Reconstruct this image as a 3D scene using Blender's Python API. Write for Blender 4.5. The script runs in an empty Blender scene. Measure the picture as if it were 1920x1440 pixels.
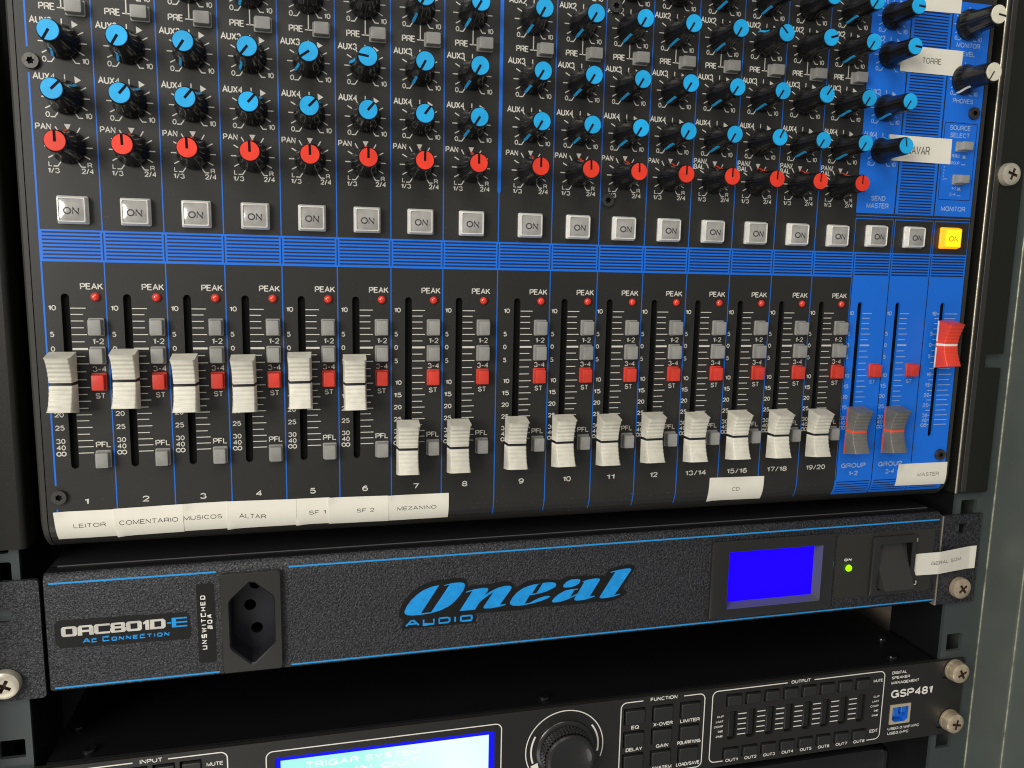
import bpy, bmesh, math, random
from mathutils import Vector, Matrix
random.seed(7)
S = 0.001                                   # everything below is written in millimetres
SC = bpy.context.scene
COL = SC.collection

# ------------------------------------------------------------------ camera
cam = bpy.data.cameras.new("camera"); cam_ob = bpy.data.objects.new("camera", cam); COL.objects.link(cam_ob)
R = ((0.96996206, -0.02050023, -0.24239088), (-0.01587462, 0.98898411, -0.14716799), (0.24273771, 0.14659523, 0.95895164))
def w3(v): return Vector((v[0], v[2], -v[1]))         # (x, down, depth) -> world axes
cx, cy, cz = w3(R[0]), -w3(R[1]), -w3(R[2])
M = Matrix((cx, cy, cz)).transposed().to_4x4()
M.translation = Vector((99.760 * S, -338.602 * S, 1.744 * S))
cam_ob.matrix_world = M
cam.sensor_fit = 'HORIZONTAL'; cam.sensor_width = 36.0; cam.lens = 1486.015 / 1920 * 36.0
cam.clip_start = 0.005; cam.clip_end = 50
SC.camera = cam_ob

# ------------------------------------------------------------------ world, lamps, exposure
wd = bpy.data.worlds.new("World"); SC.world = wd; wd.use_nodes = True
nt = wd.node_tree; bg = nt.nodes['Background']
bg.inputs[0].default_value = (0.95, 0.97, 1.0, 1); bg.inputs[1].default_value = 0.17
def area(name, loc, target, sx, sy, power, col):
    l = bpy.data.lights.new(name, 'AREA'); l.shape = 'RECTANGLE'; l.size = sx; l.size_y = sy; l.energy = power; l.color = col
    o = bpy.data.objects.new(name, l); COL.objects.link(o); o.location = loc
    o.rotation_euler = (Vector(target) - Vector(loc)).to_track_quat('-Z', 'Y').to_euler(); return o
area('window_lamp', (-0.75, -0.90, 0.25), (0.2, 0, 0), 0.5, 0.7, 14.5, (1.0, 0.965, 0.90))
area('bounce_fill', (-0.35, -0.95, -1.15), (0.2, 0, -0.05), 0.9, 0.6, 3.2, (1.0, 0.96, 0.90))  # added fill, no lamp there: stands in for light bounced off the floor
area('ceiling_lamp', (0.0, -0.85, 0.85), (0.2, 0, 0), 0.8, 0.5, 6.0, (1.0, 0.965, 0.90))
SC.view_settings.view_transform = 'Standard'; SC.view_settings.look = 'None'
SC.view_settings.exposure = 0.0; SC.view_settings.gamma = 1.0; SC.view_settings.use_curve_mapping = False
SC.render.engine = 'CYCLES'; SC.cycles.max_bounces = 8
SC.render.film_transparent = False; SC.cycles.pixel_filter_type = 'BLACKMAN_HARRIS'; SC.cycles.filter_width = 1.15

# ------------------------------------------------------------------ materials
def mat(name, col, rough=0.5, metal=0.0, spec=0.5, bump=0.0, bscale=600.0, coat=0.0, var=0.0, vscale=40.0, rvar=0.0,
        emit=None, estr=0.0, bdist=0.0003, bdetail=3.0, sss=0.0, trans=0.0, aniso=None):
    m = bpy.data.materials.new(name); m.use_nodes = True; n = m.node_tree.nodes; l = m.node_tree.links
    b = n['Principled BSDF']
    b.inputs['Base Color'].default_value = (*col, 1); b.inputs['Roughness'].default_value = rough
    b.inputs['Metallic'].default_value = metal; b.inputs['Specular IOR Level'].default_value = spec
    b.inputs['Coat Weight'].default_value = coat; b.inputs['Coat Roughness'].default_value = 0.06
    if sss: b.inputs['Subsurface Weight'].default_value = sss; b.inputs['Subsurface Radius'].default_value = (0.002, 0.0012, 0.0008); b.inputs['Subsurface Scale'].default_value = 0.5
    if trans: b.inputs['Transmission Weight'].default_value = trans
    if emit: b.inputs['Emission Color'].default_value = (*emit, 1); b.inputs['Emission Strength'].default_value = estr
    tc = n.new('ShaderNodeTexCoord')
    if bump:
        t = n.new('ShaderNodeTexNoise'); t.inputs['Scale'].default_value = bscale; t.inputs['Detail'].default_value = bdetail
        l.new(tc.outputs['Object'], t.inputs['Vector'])
        bp = n.new('ShaderNodeBump'); bp.inputs['Strength'].default_value = bump; bp.inputs['Distance'].default_value = bdist
        l.new(t.outputs['Fac'], bp.inputs['Height']); l.new(bp.outputs['Normal'], b.inputs['Normal'])
    if var or rvar:
        t2 = n.new('ShaderNodeTexNoise'); t2.inputs['Scale'].default_value = vscale; t2.inputs['Detail'].default_value = 5
        l.new(tc.outputs['Object'], t2.inputs['Vector'])
        if var:
            r = n.new('ShaderNodeValToRGB')
            r.color_ramp.elements[0].position = 0.3; r.color_ramp.elements[1].position = 0.7
            r.color_ramp.elements[0].color = (*[max(0, c * (1 - var)) for c in col], 1)
            r.color_ramp.elements[1].color = (*[min(1, c * (1 + var)) for c in col], 1)
            l.new(t2.outputs['Fac'], r.inputs['Fac']); l.new(r.outputs['Color'], b.inputs['Base Color'])
        if rvar:
            mr = n.new('ShaderNodeMapRange'); mr.inputs['To Min'].default_value = max(0.02, rough - rvar); mr.inputs['To Max'].default_value = min(1, rough + rvar)
            l.new(t2.outputs['Fac'], mr.inputs['Value']); l.new(mr.outputs['Result'], b.inputs['Roughness'])
    return m

def wrinkle_mat(name):
    m = bpy.data.materials.new(name); m.use_nodes = True; n = m.node_tree.nodes; l = m.node_tree.links
    b = n['Principled BSDF']; tc = n.new('ShaderNodeTexCoord')
    t = n.new('ShaderNodeTexNoise'); t.inputs['Scale'].default_value = 1080; t.inputs['Detail'].default_value = 2.0; t.inputs['Distortion'].default_value = 0.8
    l.new(tc.outputs['Object'], t.inputs['Vector'])
    bp = n.new('ShaderNodeBump'); bp.inputs['Strength'].default_value = 0.9; bp.inputs['Distance'].default_value = 0.0008
    l.new(t.outputs['Fac'], bp.inputs['Height']); l.new(bp.outputs['Normal'], b.inputs['Normal'])
    r = n.new('ShaderNodeValToRGB'); r.color_ramp.elements[0].position = 0.40; r.color_ramp.elements[1].position = 0.66
    r.color_ramp.elements[0].color = (0.008, 0.0085, 0.011, 1); r.color_ramp.elements[1].color = (0.043, 0.044, 0.050, 1)
    l.new(t.outputs['Fac'], r.inputs['Fac']); l.new(r.outputs['Color'], b.inputs['Base Color'])
    b.inputs['Roughness'].default_value = 0.42
    return m

def emis(name, col, s):
    return mat(name, (0.0, 0.0, 0.0), 0.5, spec=0.08, emit=col, estr=s)

m_panel = mat('panel_black', (0.021, 0.0205, 0.018), 0.40, bump=0.12, bscale=2600, bdist=0.0001, var=0.12, vscale=14, rvar=0.06)
m_blue = mat('panel_blue', (0.006, 0.150, 0.70), 0.42, bump=0.10, bscale=2600, bdist=0.0001, var=0.07, vscale=14)
def dusty(m, amount=0.5, lo=0.70, hi=0.80, scale=1900):
    n = m.node_tree.nodes; l = m.node_tree.links; b = n['Principled BSDF']
    tc = n.new('ShaderNodeTexCoord'); t = n.new('ShaderNodeTexNoise'); t.inputs['Scale'].default_value = scale; t.inputs['Detail'].default_value = 1
    t2 = n.new('ShaderNodeTexNoise'); t2.inputs['Scale'].default_value = 25; t2.inputs['Detail'].default_value = 3
    l.new(tc.outputs['Object'], t.inputs['Vector']); l.new(tc.outputs['Object'], t2.inputs['Vector'])
    mr = n.new('ShaderNodeMapRange'); mr.inputs['From Min'].default_value = lo; mr.inputs['From Max'].default_value = hi; l.new(t.outputs['Fac'], mr.inputs['Value'])
    mu = n.new('ShaderNodeMath'); mu.operation = 'MULTIPLY'; l.new(mr.outputs['Result'], mu.inputs[0]); l.new(t2.outputs['Fac'], mu.inputs[1])
    m2 = n.new('ShaderNodeMath'); m2.operation = 'MULTIPLY'; m2.inputs[1].default_value = amount; l.new(mu.outputs[0], m2.inputs[0])
    mx = n.new('ShaderNodeMix'); mx.data_type = 'RGBA'; mx.inputs[7].default_value = (0.42, 0.40, 0.36, 1)
    src = b.inputs['Base Color'].links
    if src: l.new(src[0].from_socket, mx.inputs[6])
    else: mx.inputs[6].default_value = b.inputs['Base Color'].default_value
    l.new(m2.outputs[0], mx.inputs[0]); l.new(mx.outputs[2], b.inputs['Base Color'])
dusty(m_panel); dusty(m_blue, 0.35)
def uneven(m, lo=0.88, hi=1.06):
    # every moulded piece has aged a little differently
    n = m.node_tree.nodes; l = m.node_tree.links; b = n['Principled BSDF']
    oi = n.new('ShaderNodeObjectInfo'); mr = n.new('ShaderNodeMapRange'); mr.inputs['To Min'].default_value = lo; mr.inputs['To Max'].default_value = hi
    l.new(oi.outputs['Random'], mr.inputs['Value'])
    tc = n.new('ShaderNodeTexCoord'); ad = n.new('ShaderNodeVectorMath'); ad.operation = 'ADD'; l.new(tc.outputs['Object'], ad.inputs[0]); l.new(oi.outputs['Location'], ad.inputs[1])
    t = n.new('ShaderNodeTexNoise'); t.inputs['Scale'].default_value = 260; t.inputs['Detail'].default_value = 4; l.new(ad.outputs[0], t.inputs['Vector'])
    m3 = n.new('ShaderNodeMapRange'); m3.inputs['From Min'].default_value = 0.35; m3.inputs['From Max'].default_value = 0.65; m3.inputs['To Min'].default_value = 0.90; m3.inputs['To Max'].default_value = 1.04
    l.new(t.outputs['Fac'], m3.inputs['Value'])
    mu = n.new('ShaderNodeMath'); mu.operation = 'MULTIPLY'; l.new(mr.outputs['Result'], mu.inputs[0]); l.new(m3.outputs['Result'], mu.inputs[1])
    vm = n.new('ShaderNodeVectorMath'); vm.operation = 'SCALE'; l.new(mu.outputs[0], vm.inputs['Scale'])
    src = b.inputs['Base Color'].links
    if src: l.new(src[0].from_socket, vm.inputs[0])
    else: vm.inputs[0].default_value = tuple(b.inputs['Base Color'].default_value)[:3]
    l.new(vm.outputs[0], b.inputs['Base Color'])

m_navy = mat('print_navy', (0.002, 0.010, 0.052), 0.55)
m_print = mat('print_white', (0.62, 0.60, 0.53), 0.6)
m_pblue = mat('print_pale_blue', (0.30, 0.43, 0.68), 0.6)
m_pdark = mat('print_black', (0.012, 0.013, 0.018), 0.5)
m_void = mat('slot_black', (0.003, 0.003, 0.003), 0.8, spec=0.1)
m_knob = mat('knob_black', (0.008, 0.008, 0.008), 0.18, spec=0.5)
m_cyan = mat('cap_cyan', (0.012, 0.40, 0.80), 0.38, bump=0.08, bscale=300, bdist=0.0002)
m_red = mat('cap_red', (0.82, 0.045, 0.020), 0.38, bump=0.08, bscale=300, bdist=0.0002)
m_cream = mat('cap_cream', (0.74, 0.70, 0.55), 0.4, bump=0.05, bscale=400)
m_fader = mat('fader_cream', (0.66, 0.63, 0.53), 0.42, bump=0.06, bscale=500, var=0.05, vscale=60)
m_fline = mat('fader_line_black', (0.012, 0.010, 0.014), 0.4)
m_fgrey = mat('fader_grey', (0.165, 0.160, 0.145), 0.36, bump=0.05, bscale=500)
m_fred = mat('fader_red', (0.76, 0.055, 0.026), 0.38, bump=0.05, bscale=500)
m_fwhite = mat('fader_line_white', (0.8, 0.78, 0.7), 0.4)
m_forange = mat('fader_line_orange', (0.8, 0.08, 0.03), 0.4)
m_btn = mat('button_grey', (0.27, 0.265, 0.245), 0.45, bump=0.06, bscale=700, var=0.05, vscale=90)
m_btnred = mat('button_red', (0.62, 0.045, 0.026), 0.42, bump=0.06, bscale=700)
m_on = mat('button_frosted', (0.74, 0.72, 0.66), 0.22, coat=0.8, sss=0.25)
m_onface = mat('button_face_grey', (0.35, 0.34, 0.315), 0.22, coat=1.0, bump=0.25, bscale=140, bdist=0.0006, var=0.16, vscale=170)
m_ontext = mat('button_text', (0.03, 0.03, 0.03), 0.6)
m_litside = mat('button_lit_side', (0.8, 0.3, 0.02), 0.3, emit=(1.0, 0.33, 0.0), estr=1.15)
m_litface = mat('button_lit_face', (0.8, 0.6, 0.02), 0.3, emit=(1.0, 0.66, 0.0), estr=1.15)
m_littext = mat('button_lit_text', (0.25, 0.14, 0.0), 0.5, emit=(0.5, 0.26, 0.0), estr=0.35)
for m_ in (m_cyan, m_red, m_cream, m_fader, m_fgrey, m_btn, m_btnred, m_on, m_onface): uneven(m_)
m_led = mat('lamp_red', (0.72, 0.045, 0.02), 0.12, coat=0.6, sss=0.2)
m_ledring = mat('lamp_ring', (0.05, 0.01, 0.008), 0.5)
m_screw = mat('screw_black', (0.11, 0.105, 0.095), 0.38, metal=0.85, bump=0.15, bscale=900)
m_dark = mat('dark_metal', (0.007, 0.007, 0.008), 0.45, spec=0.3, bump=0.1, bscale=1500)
m_cover = mat('cover_black', (0.004, 0.004, 0.005), 0.5, spec=0.25, bump=0.1, bscale=1500)
m_cap = mat('side_plastic', (0.028, 0.027, 0.022), 0.5, bump=0.08, bscale=1800)
m_ear = mat('ear_black', (0.011, 0.011, 0.009), 0.42, spec=0.35, bump=0.15, bscale=1400)
m_bright = mat('ear_edge_highlight', (0.62, 0.55, 0.42), 0.35, metal=0.7, bump=0.4, bscale=700)  # highlight on the lit ear bends, put into a pale colour
m_fold = mat('fold_highlight', (0.36, 0.36, 0.27), 0.35, metal=0.5, bump=0.6, bscale=420, var=0.5, vscale=160)  # light glints along the rail and lip folds, put into the colour
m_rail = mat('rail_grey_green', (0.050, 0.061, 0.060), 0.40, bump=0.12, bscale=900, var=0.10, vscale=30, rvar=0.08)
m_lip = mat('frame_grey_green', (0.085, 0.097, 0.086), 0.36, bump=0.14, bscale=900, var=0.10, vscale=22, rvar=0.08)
m_wall = mat('cabinet_wall', (0.16, 0.13, 0.10), 0.7, var=0.2, vscale=12)  # wall colour raised in place of light leaking in
m_nickel = mat('screw_nickel', (0.72, 0.66, 0.52), 0.32, metal=0.6, bump=0.2, bscale=350, var=0.18, vscale=180)
m_rust = mat('screw_recess', (0.05, 0.022, 0.012), 0.7)
m_brass = mat('screw_brassy', (0.66, 0.54, 0.38), 0.34, metal=0.6, bump=0.25, bscale=350, var=0.25, vscale=200)
m_paper = mat('label_paper', (0.78, 0.745, 0.64), 0.6, bump=0.16, bscale=120, bdist=0.0005, var=0.06, vscale=45)
m_ink = mat('label_ink', (0.05, 0.035, 0.025), 0.7)
m_inkpale = mat('label_ink_faded', (0.13, 0.115, 0.09), 0.7)
m_wrk = wrinkle_mat('wrinkle_black')
m_line = mat('stripe_blue', (0.02, 0.30, 0.70), 0.4, bump=0.3, bscale=560, bdist=0.0006)
m_logo = mat('logo_blue', (0.012, 0.30, 0.74), 0.35, bump=0.35, bscale=380, bdist=0.0006, var=0.12, vscale=300)
m_stick = mat('sticker_black', (0.008, 0.008, 0.008), 0.5, spec=0.3, bump=0.25, bscale=380, bdist=0.0005)
m_silver = mat('badge_silver', (0.62, 0.60, 0.53), 0.35, metal=0.2, var=0.2, vscale=220)
m_white = mat('print_bright_white', (0.85, 0.82, 0.74), 0.55)
m_socket = mat('socket_charcoal', (0.026, 0.0255, 0.022), 0.28, coat=0.4, bump=0.06, bscale=700)
m_sockhole = mat('socket_inside', (0.008, 0.008, 0.012), 0.5)
m_bezel = mat('bezel_charcoal', (0.017, 0.0165, 0.016), 0.30, coat=0.5, bump=0.05, bscale=900)
m_bezin = mat('bezel_inner', (0.13, 0.125, 0.13), 0.3, metal=0.2)
m_rocker = mat('rocker_charcoal', (0.034, 0.033, 0.030), 0.33, coat=0.3, bump=0.05, bscale=900)
m_lcd = emis('screen_blue', (0.014, 0.0, 1.0), 1.05)
m_green = emis('lamp_green', (0.25, 1.0, 0.0), 2.2)
m_plate = mat('plate_olive', (0.026, 0.025, 0.020), 0.5)
m_gsp = mat('faceplate_black', (0.017, 0.0165, 0.0145), 0.42, bump=0.06, bscale=1500, var=0.08, vscale=18)
m_key = mat('key_black', (0.020, 0.020, 0.018), 0.5)
m_lens = mat('lens_smoky', (0.012, 0.012, 0.011), 0.25)
m_gold = mat('port_gold', (0.74, 0.64, 0.44), 0.3, metal=0.5)
m_usb = mat('port_blue', (0.012, 0.14, 0.62), 0.35)
m_gloss = mat('gloss_black', (0.006, 0.006, 0.007), 0.12, coat=0.5)

def screen_mat():
    m = bpy.data.materials.new('screen_cyan'); m.use_nodes = True; n = m.node_tree.nodes; l = m.node_tree.links
    b = n['Principled BSDF']; tc = n.new('ShaderNodeTexCoord'); sp = n.new('ShaderNodeSeparateXYZ')
    l.new(tc.outputs['Object'], sp.inputs[0])
    t = n.new('ShaderNodeTexNoise'); t.inputs['Scale'].default_value = 22; t.inputs['Detail'].default_value = 1
    l.new(tc.outputs['Object'], t.inputs['Vector'])
    mr = n.new('ShaderNodeMapRange'); mr.inputs['From Min'].default_value = -0.135; mr.inputs['From Max'].default_value = -0.055
    l.new(sp.outputs['X'], mr.inputs['Value'])
    ad = n.new('ShaderNodeMath'); ad.operation = 'MULTIPLY_ADD'; ad.inputs[1].default_value = 0.9; ad.inputs[2].default_value = -0.45
    l.new(t.outputs['Fac'], ad.inputs[0]); su = n.new('ShaderNodeMath'); su.operation = 'ADD'
    l.new(ad.outputs[0], su.inputs[0]); l.new(mr.outputs['Result'], su.inputs[1])
    r = n.new('ShaderNodeValToRGB'); r.color_ramp.elements[0].color = (0.40, 0.95, 0.86, 1); r.color_ramp.elements[1].color = (0.90, 1.0, 1.0, 1)
    r.color_ramp.elements[0].position = 0.35; r.color_ramp.elements[1].position = 1.05 - 0.05
    l.new(su.outputs[0], r.inputs['Fac']); l.new(r.outputs['Color'], b.inputs['Emission Color']); b.inputs['Emission Strength'].default_value = 1.0
    b.inputs['Base Color'].default_value = (0.02, 0.02, 0.02, 1)
    return m
m_cyanlcd = screen_mat()
m_lcdtext = emis('screen_text', (0.93, 0.98, 0.96), 1.0)
m_lcdblue = emis('screen_border_blue', (0.008, 0.01, 0.95), 1.0)

# ------------------------------------------------------------------ mesh builder (mm; x right, y depth, d down)
def tri_fill(outer, holes=()):
    bm = bmesh.new()
    for loop in [outer, *holes]:
        vs = [bm.verts.new((p[0], p[1], 0)) for p in loop]
        for a, b in zip(vs, vs[1:] + vs[:1]): bm.edges.new((a, b))
    bmesh.ops.triangle_fill(bm, use_beauty=True, edges=bm.edges[:], normal=(0, 0, 1))
    bm.verts.index_update()
    V = [(v.co.x, v.co.y) for v in bm.verts]; F = [tuple(v.index for v in f.verts) for f in bm.faces]
    bm.free(); return V, F

def EA(cx_, cy_, rx, ry, a0, a1, n=10): return [(cx_ + rx * math.cos(math.radians(a0 + (a1 - a0) * k / n)), cy_ + ry * math.sin(math.radians(a0 + (a1 - a0) * k / n))) for k in range(n + 1)]
# grotesque capitals and figures as centre lines: width, strokes (x right, d down, cap height 1)
GL = {'A': (.74, [[(0, 1), (.37, 0), (.74, 1)], [(.14, .65), (.60, .65)]]), 'B': (.62, [[(0, .48), (.38, .48)] + EA(.38, .74, .24, .26, -90, 90) + [(0, 1), (0, 0), (.36, 0)] + EA(.36, .24, .2, .24, -90, 90)]),
 'C': (.72, [EA(.38, .5, .38, .5, -40, -320, 20)]), 'D': (.70, [[(0, .5), (0, 0), (.3, 0)] + EA(.3, .5, .4, .5, -90, 90, 12) + [(0, 1), (0, .5)]]), 'E': (.58, [[(.58, 0), (0, 0), (0, 1), (.6, 1)], [(0, .48), (.53, .48)]]),
 'F': (.54, [[(.54, 0), (0, 0), (0, 1)], [(0, .48), (.48, .48)]]), 'G': (.76, [EA(.39, .5, .39, .5, -40, -335, 20) + [(.76, .55), (.44, .55)], [(.76, .55), (.76, 1)]]), 'H': (.66, [[(0, 0), (0, 1)], [(.66, 0), (.66, 1)], [(0, .48), (.66, .48)]]),
 'I': (.06, [[(.03, 0), (.03, 1)]]), 'J': (.5, [[(.5, 0), (.5, .7)] + EA(.25, .72, .25, .28, 0, 180)]), 'K': (.64, [[(0, 0), (0, 1)], [(.6, 0), (0, .62)], [(.24, .40), (.66, 1)]]), 'L': (.52, [[(0, 0), (0, 1), (.52, 1)]]),
 'M': (.78, [[(0, 1), (0, 0), (.39, .93), (.78, 0), (.78, 1)]]), 'N': (.66, [[(0, 1), (0, 0), (.66, 1), (.66, 0)]]), 'O': (.80, [EA(.4, .5, .4, .5, 0, 360, 24)]), 'P': (.62, [[(0, 1), (0, 0), (.36, 0)] + EA(.36, .27, .26, .27, -90, 90) + [(0, .54)]]),
 'R': (.66, [[(0, 1), (0, 0), (.38, 0)] + EA(.38, .26, .26, .26, -90, 90) + [(0, .52)], [(.36, .52), (.58, .66), (.64, 1)]]), 'S': (.62, [EA(.31, .25, .28, .25, -15, -250, 12) + EA(.31, .74, .31, .26, -70, 165, 12)]), 'T': (.6, [[(0, 0), (.6, 0)], [(.3, 0), (.3, 1)]]),
 'U': (.64, [[(0, 0), (0, .66)] + EA(.32, .66, .32, .34, 180, 0) + [(.64, 0)]]), 'V': (.68, [[(0, 0), (.34, 1), (.68, 0)]]), 'W': (.98, [[(0, 0), (.25, 1), (.49, .05), (.73, 1), (.98, 0)]]), 'X': (.66, [[(0, 0), (.66, 1)], [(.66, 0), (0, 1)]]),
 'Y': (.66, [[(0, 0), (.33, .56), (.66, 0)], [(.33, .56), (.33, 1)]]), 'Z': (.6, [[(0, 0), (.6, 0), (0, 1), (.6, 1)]]), '0': (.54, [EA(.27, .5, .27, .5, 0, 360, 22)]), '1': (.26, [[(0, .2), (.14, .17), (.24, 0), (.24, 1)]]),
 '2': (.54, [EA(.27, .28, .27, .28, 180, 400, 12) + [(0, 1), (.55, 1)]]), '3': (.55, [EA(.26, .25, .24, .25, 190, 440, 12) + EA(.27, .74, .28, .26, -80, 168, 12)]), '4': (.58, [[(.44, 1), (.44, .02), (0, .68)], [(-.02, .68), (.58, .68)]]), '5': (.55, [[(.5, 0), (.1, 0), (.05, .48)] + EA(.27, .68, .28, .32, -140, 155, 14)]),
 '6': (.55, [EA(.275, .68, .27, .32, 0, 360, 18), EA(.32, .6, .315, .6, -55, -172, 10)]), '7': (.54, [[(0, 0), (.54, 0), (.2, 1)]]), '8': (.55, [EA(.275, .25, .235, .25, 0, 360, 16), EA(.275, .745, .275, .255, 0, 360, 16)]), '9': (.55, [EA(.275, .32, .27, .32, 0, 360, 18), EA(.23, .4, .315, .6, 125, 8, 10)]),
 '-': (.34, [[(0, .58), (.34, .58)]]), '/': (.36, [[(0, 1.04), (.36, -.04)]]), ':': (.08, [[(.04, .36), (.04, .48)], [(.04, .88), (.04, 1)]]), 'Q': (.80, [EA(.4, .5, .4, .5, 0, 360, 24), [(.5, .72), (.78, 1.04)]]), '.': (.08, [[(.04, .88), (.04, 1)]]), ' ': (.22, []), 'd': (.48, [EA(.22, .68, .22, .32, 0, 360, 16), [(.46, 0), (.46, 1)]])}

flat = lambda x, d, off: (x, -off, d)
class MB:
    def __init__(s, mats): s.mats = mats if isinstance(mats, (list, tuple)) else [mats]; s.v = []; s.f = []; s.m = []
    def add(s, V, F, m=0):
        o = len(s.v); s.v += V; s.f += [tuple(i + o for i in f) for f in F]; s.m += [m] * len(F)
    def fill(s, outer, y, m=0, holes=(), mp=None):
        V, F = tri_fill(outer, holes); s.add([(mp(a, b, -y) if mp else (a, y, b)) for a, b in V], F, m)
    def walls(s, loop, y0, y1, m=0):
        n = len(loop); V = [(a, y0, b) for a, b in loop] + [(a, y1, b) for a, b in loop]
        s.add(V, [(i, (i + 1) % n, n + (i + 1) % n, n + i) for i in range(n)], m)
    def prism(s, outer, y0, y1, m=0, holes=(), back=True, sm=None):
        s.fill(outer, y0, m, holes)
        for L in [outer, *holes]: s.walls(L, y0, y1, m if sm is None else sm)
        if back: s.fill(outer, y1, m, holes)
    def loft(s, loops, m=0, cap0=False, cap1=True, mc=None):
        # loops: list of (loop, y); consecutive ones are joined
        n = len(loops[0][0]); V = []; F = []
        for L, y in loops: V += [(a, y, b) for a, b in L]
        for k in range(len(loops) - 1):
            F += [(k * n + i, k * n + (i + 1) % n, (k + 1) * n + (i + 1) % n, (k + 1) * n + i) for i in range(n)]
        s.add(V, F, m)
        if cap1: s.add([(a, loops[-1][1], b) for a, b in loops[-1][0]], [tuple(range(n))], m if mc is None else mc)
        if cap0: s.add([(a, loops[0][1], b) for a, b in loops[0][0]], [tuple(range(n))], m)
    def box(s, x0, x1, y0, y1, d0, d1, m=0, bev=0.0):
        if bev:
            o = [(x0, d0), (x1, d0), (x1, d1), (x0, d1)]; i = [(x0 + bev, d0 + bev), (x1 - bev, d0 + bev), (x1 - bev, d1 - bev), (x0 + bev, d1 - bev)]
            s.loft([(i, y1), (o, y1 - bev), (o, y0 + bev), (i, y0)], m, cap0=True)
        else: s.prism([(x0, d0), (x1, d0), (x1, d1), (x0, d1)], y0, y1, m)
    def rect(s, x0, x1, d0, d1, off, m=0, mp=flat, nd=1):
        V = []; F = []
        for k in range(nd + 1):
            d = d0 + (d1 - d0) * k / nd; V += [mp(x0, d, off), mp(x1, d, off)]
        for k in range(nd): F.append((2 * k, 2 * k + 1, 2 * k + 3, 2 * k + 2))
        s.add(V, F, m)
    def line(s, a, b, w, off, m=0, mp=flat):
        dx, dy = b[0] - a[0], b[1] - a[1]; L = math.hypot(dx, dy) or 1; nx, ny = -dy / L * w / 2, dx / L * w / 2
        s.add([mp(a[0] + nx, a[1] + ny, off), mp(b[0] + nx, b[1] + ny, off), mp(b[0] - nx, b[1] - ny, off), mp(a[0] - nx, a[1] - ny, off)], [(0, 1, 2, 3)], m)
    def path(s, pts, w, off, m=0, mp=flat, closed=False):
        n = len(pts); L = []; Rr = []
        for i, p in enumerate(pts):
            a = pts[i - 1] if (i or closed) else p; b = pts[(i + 1) % n] if (i < n - 1 or closed) else p
            t = Vector((b[0] - a[0], b[1] - a[1])).normalized()
            k = 1.0
            if 0 < i < n - 1 or closed:
                t1 = Vector((p[0] - a[0], p[1] - a[1])).normalized(); k = 1 / max(0.5, t.dot(t1))
            L.append(mp(p[0] - t.y * w / 2 * k, p[1] + t.x * w / 2 * k, off)); Rr.append(mp(p[0] + t.y * w / 2 * k, p[1] - t.x * w / 2 * k, off))
        s.add(L + Rr, [(i, (i + 1) % n, n + (i + 1) % n, n + i) for i in range(n if closed else n - 1)], m)
    def text(s, t, x0, x1, d0, d1, off, m=0, mp=flat, bold=0.0, weight=0.16):
        # d0 top of the capitals, d1 baseline; letters are monoline strokes
        h = d1 - d0; w = weight * (1 + bold) * h; gap = 0.22 + 0.5 * weight * bold
        tot = sum(GL[c][0] for c in t) + gap * (len(t) - 1)
        sx = (x1 - x0 - w) / tot if tot > 0.1 else h; x = x0 + w / 2
        for c in t:
            for k, ln in enumerate(GL[c][1]):
                P_ = [(x + a * sx, d0 + w / 2 + b_ * (h - w)) for a, b_ in ln]
                cl = abs(ln[0][0] - ln[-1][0]) + abs(ln[0][1] - ln[-1][1]) < 1e-4
                s.path(P_[:-1] if cl else P_, w, off + 0.004 * k, m, mp, closed=cl)
            x += (GL[c][0] + gap) * sx
    def tri(s, pts, off, m=0, mp=flat): s.add([mp(a, b, off) for a, b in pts], [tuple(range(len(pts)))], m)
    def mesh(s, name, org=(0, 0, 0), smooth=None):
        me = bpy.data.meshes.new(name)
        me.from_pydata([((x - org[0]) * S, (y - org[1]) * S, -(d - org[2]) * S) for x, y, d in s.v], [], s.f)
        for mm in s.mats: me.materials.append(mm)
        me.polygons.foreach_set('material_index', s.m)
        bm = bmesh.new(); bm.from_mesh(me); bmesh.ops.remove_doubles(bm, verts=bm.verts[:], dist=2e-6)
        bmesh.ops.recalc_face_normals(bm, faces=bm.faces[:]); bm.to_mesh(me); bm.free()
        if smooth:
            me.polygons.foreach_set('use_smooth', [True] * len(me.polygons)); me.set_sharp_from_angle(angle=math.radians(smooth))
        me.update(); return me

BASE = {}
def obj(name, me, at=(0, 0, 0), parent=None):
    """at: (x, depth, down) in mm of the mesh origin"""
    o = bpy.data.objects.new(name, me); COL.objects.link(o); BASE[o.name] = at
    if parent is not None:
        o.parent = parent; p = BASE[parent.name]; o.location = ((at[0] - p[0]) * S, (at[1] - p[1]) * S, -(at[2] - p[2]) * S)
    else: o.location = (at[0] * S, at[1] * S, -at[2] * S)
    return o
def part(name, mb, parent, org=None, smooth=None, label=None):
    org = org or BASE[parent.name]
    o = obj(name, mb.mesh(name, org, smooth), org, parent)
    if label: o['label'] = label
    return o
def tag(o, label, cat, group=None):
    o['label'] = label; o['category'] = cat
    if group: o['group'] = group
    return o
def rrect(x0, x1, d0, d1, r, n=4):
    P = []
    for cx_, cy_, a0 in ((x1 - r, d0 + r, -90), (x1 - r, d1 - r, 0), (x0 + r, d1 - r, 90), (x0 + r, d0 + r, 180)):
        for k in range(n + 1):
            a = math.radians(a0 + 90 * k / n); P.append((cx_ + r * math.cos(a), cy_ + r * math.sin(a)))
    return P
def circ(cx_, cy_, r, n=24, a0=0): return [(cx_ + r * math.cos(2 * math.pi * k / n + a0), cy_ + r * math.sin(2 * math.pi * k / n + a0)) for k in range(n)]
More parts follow.
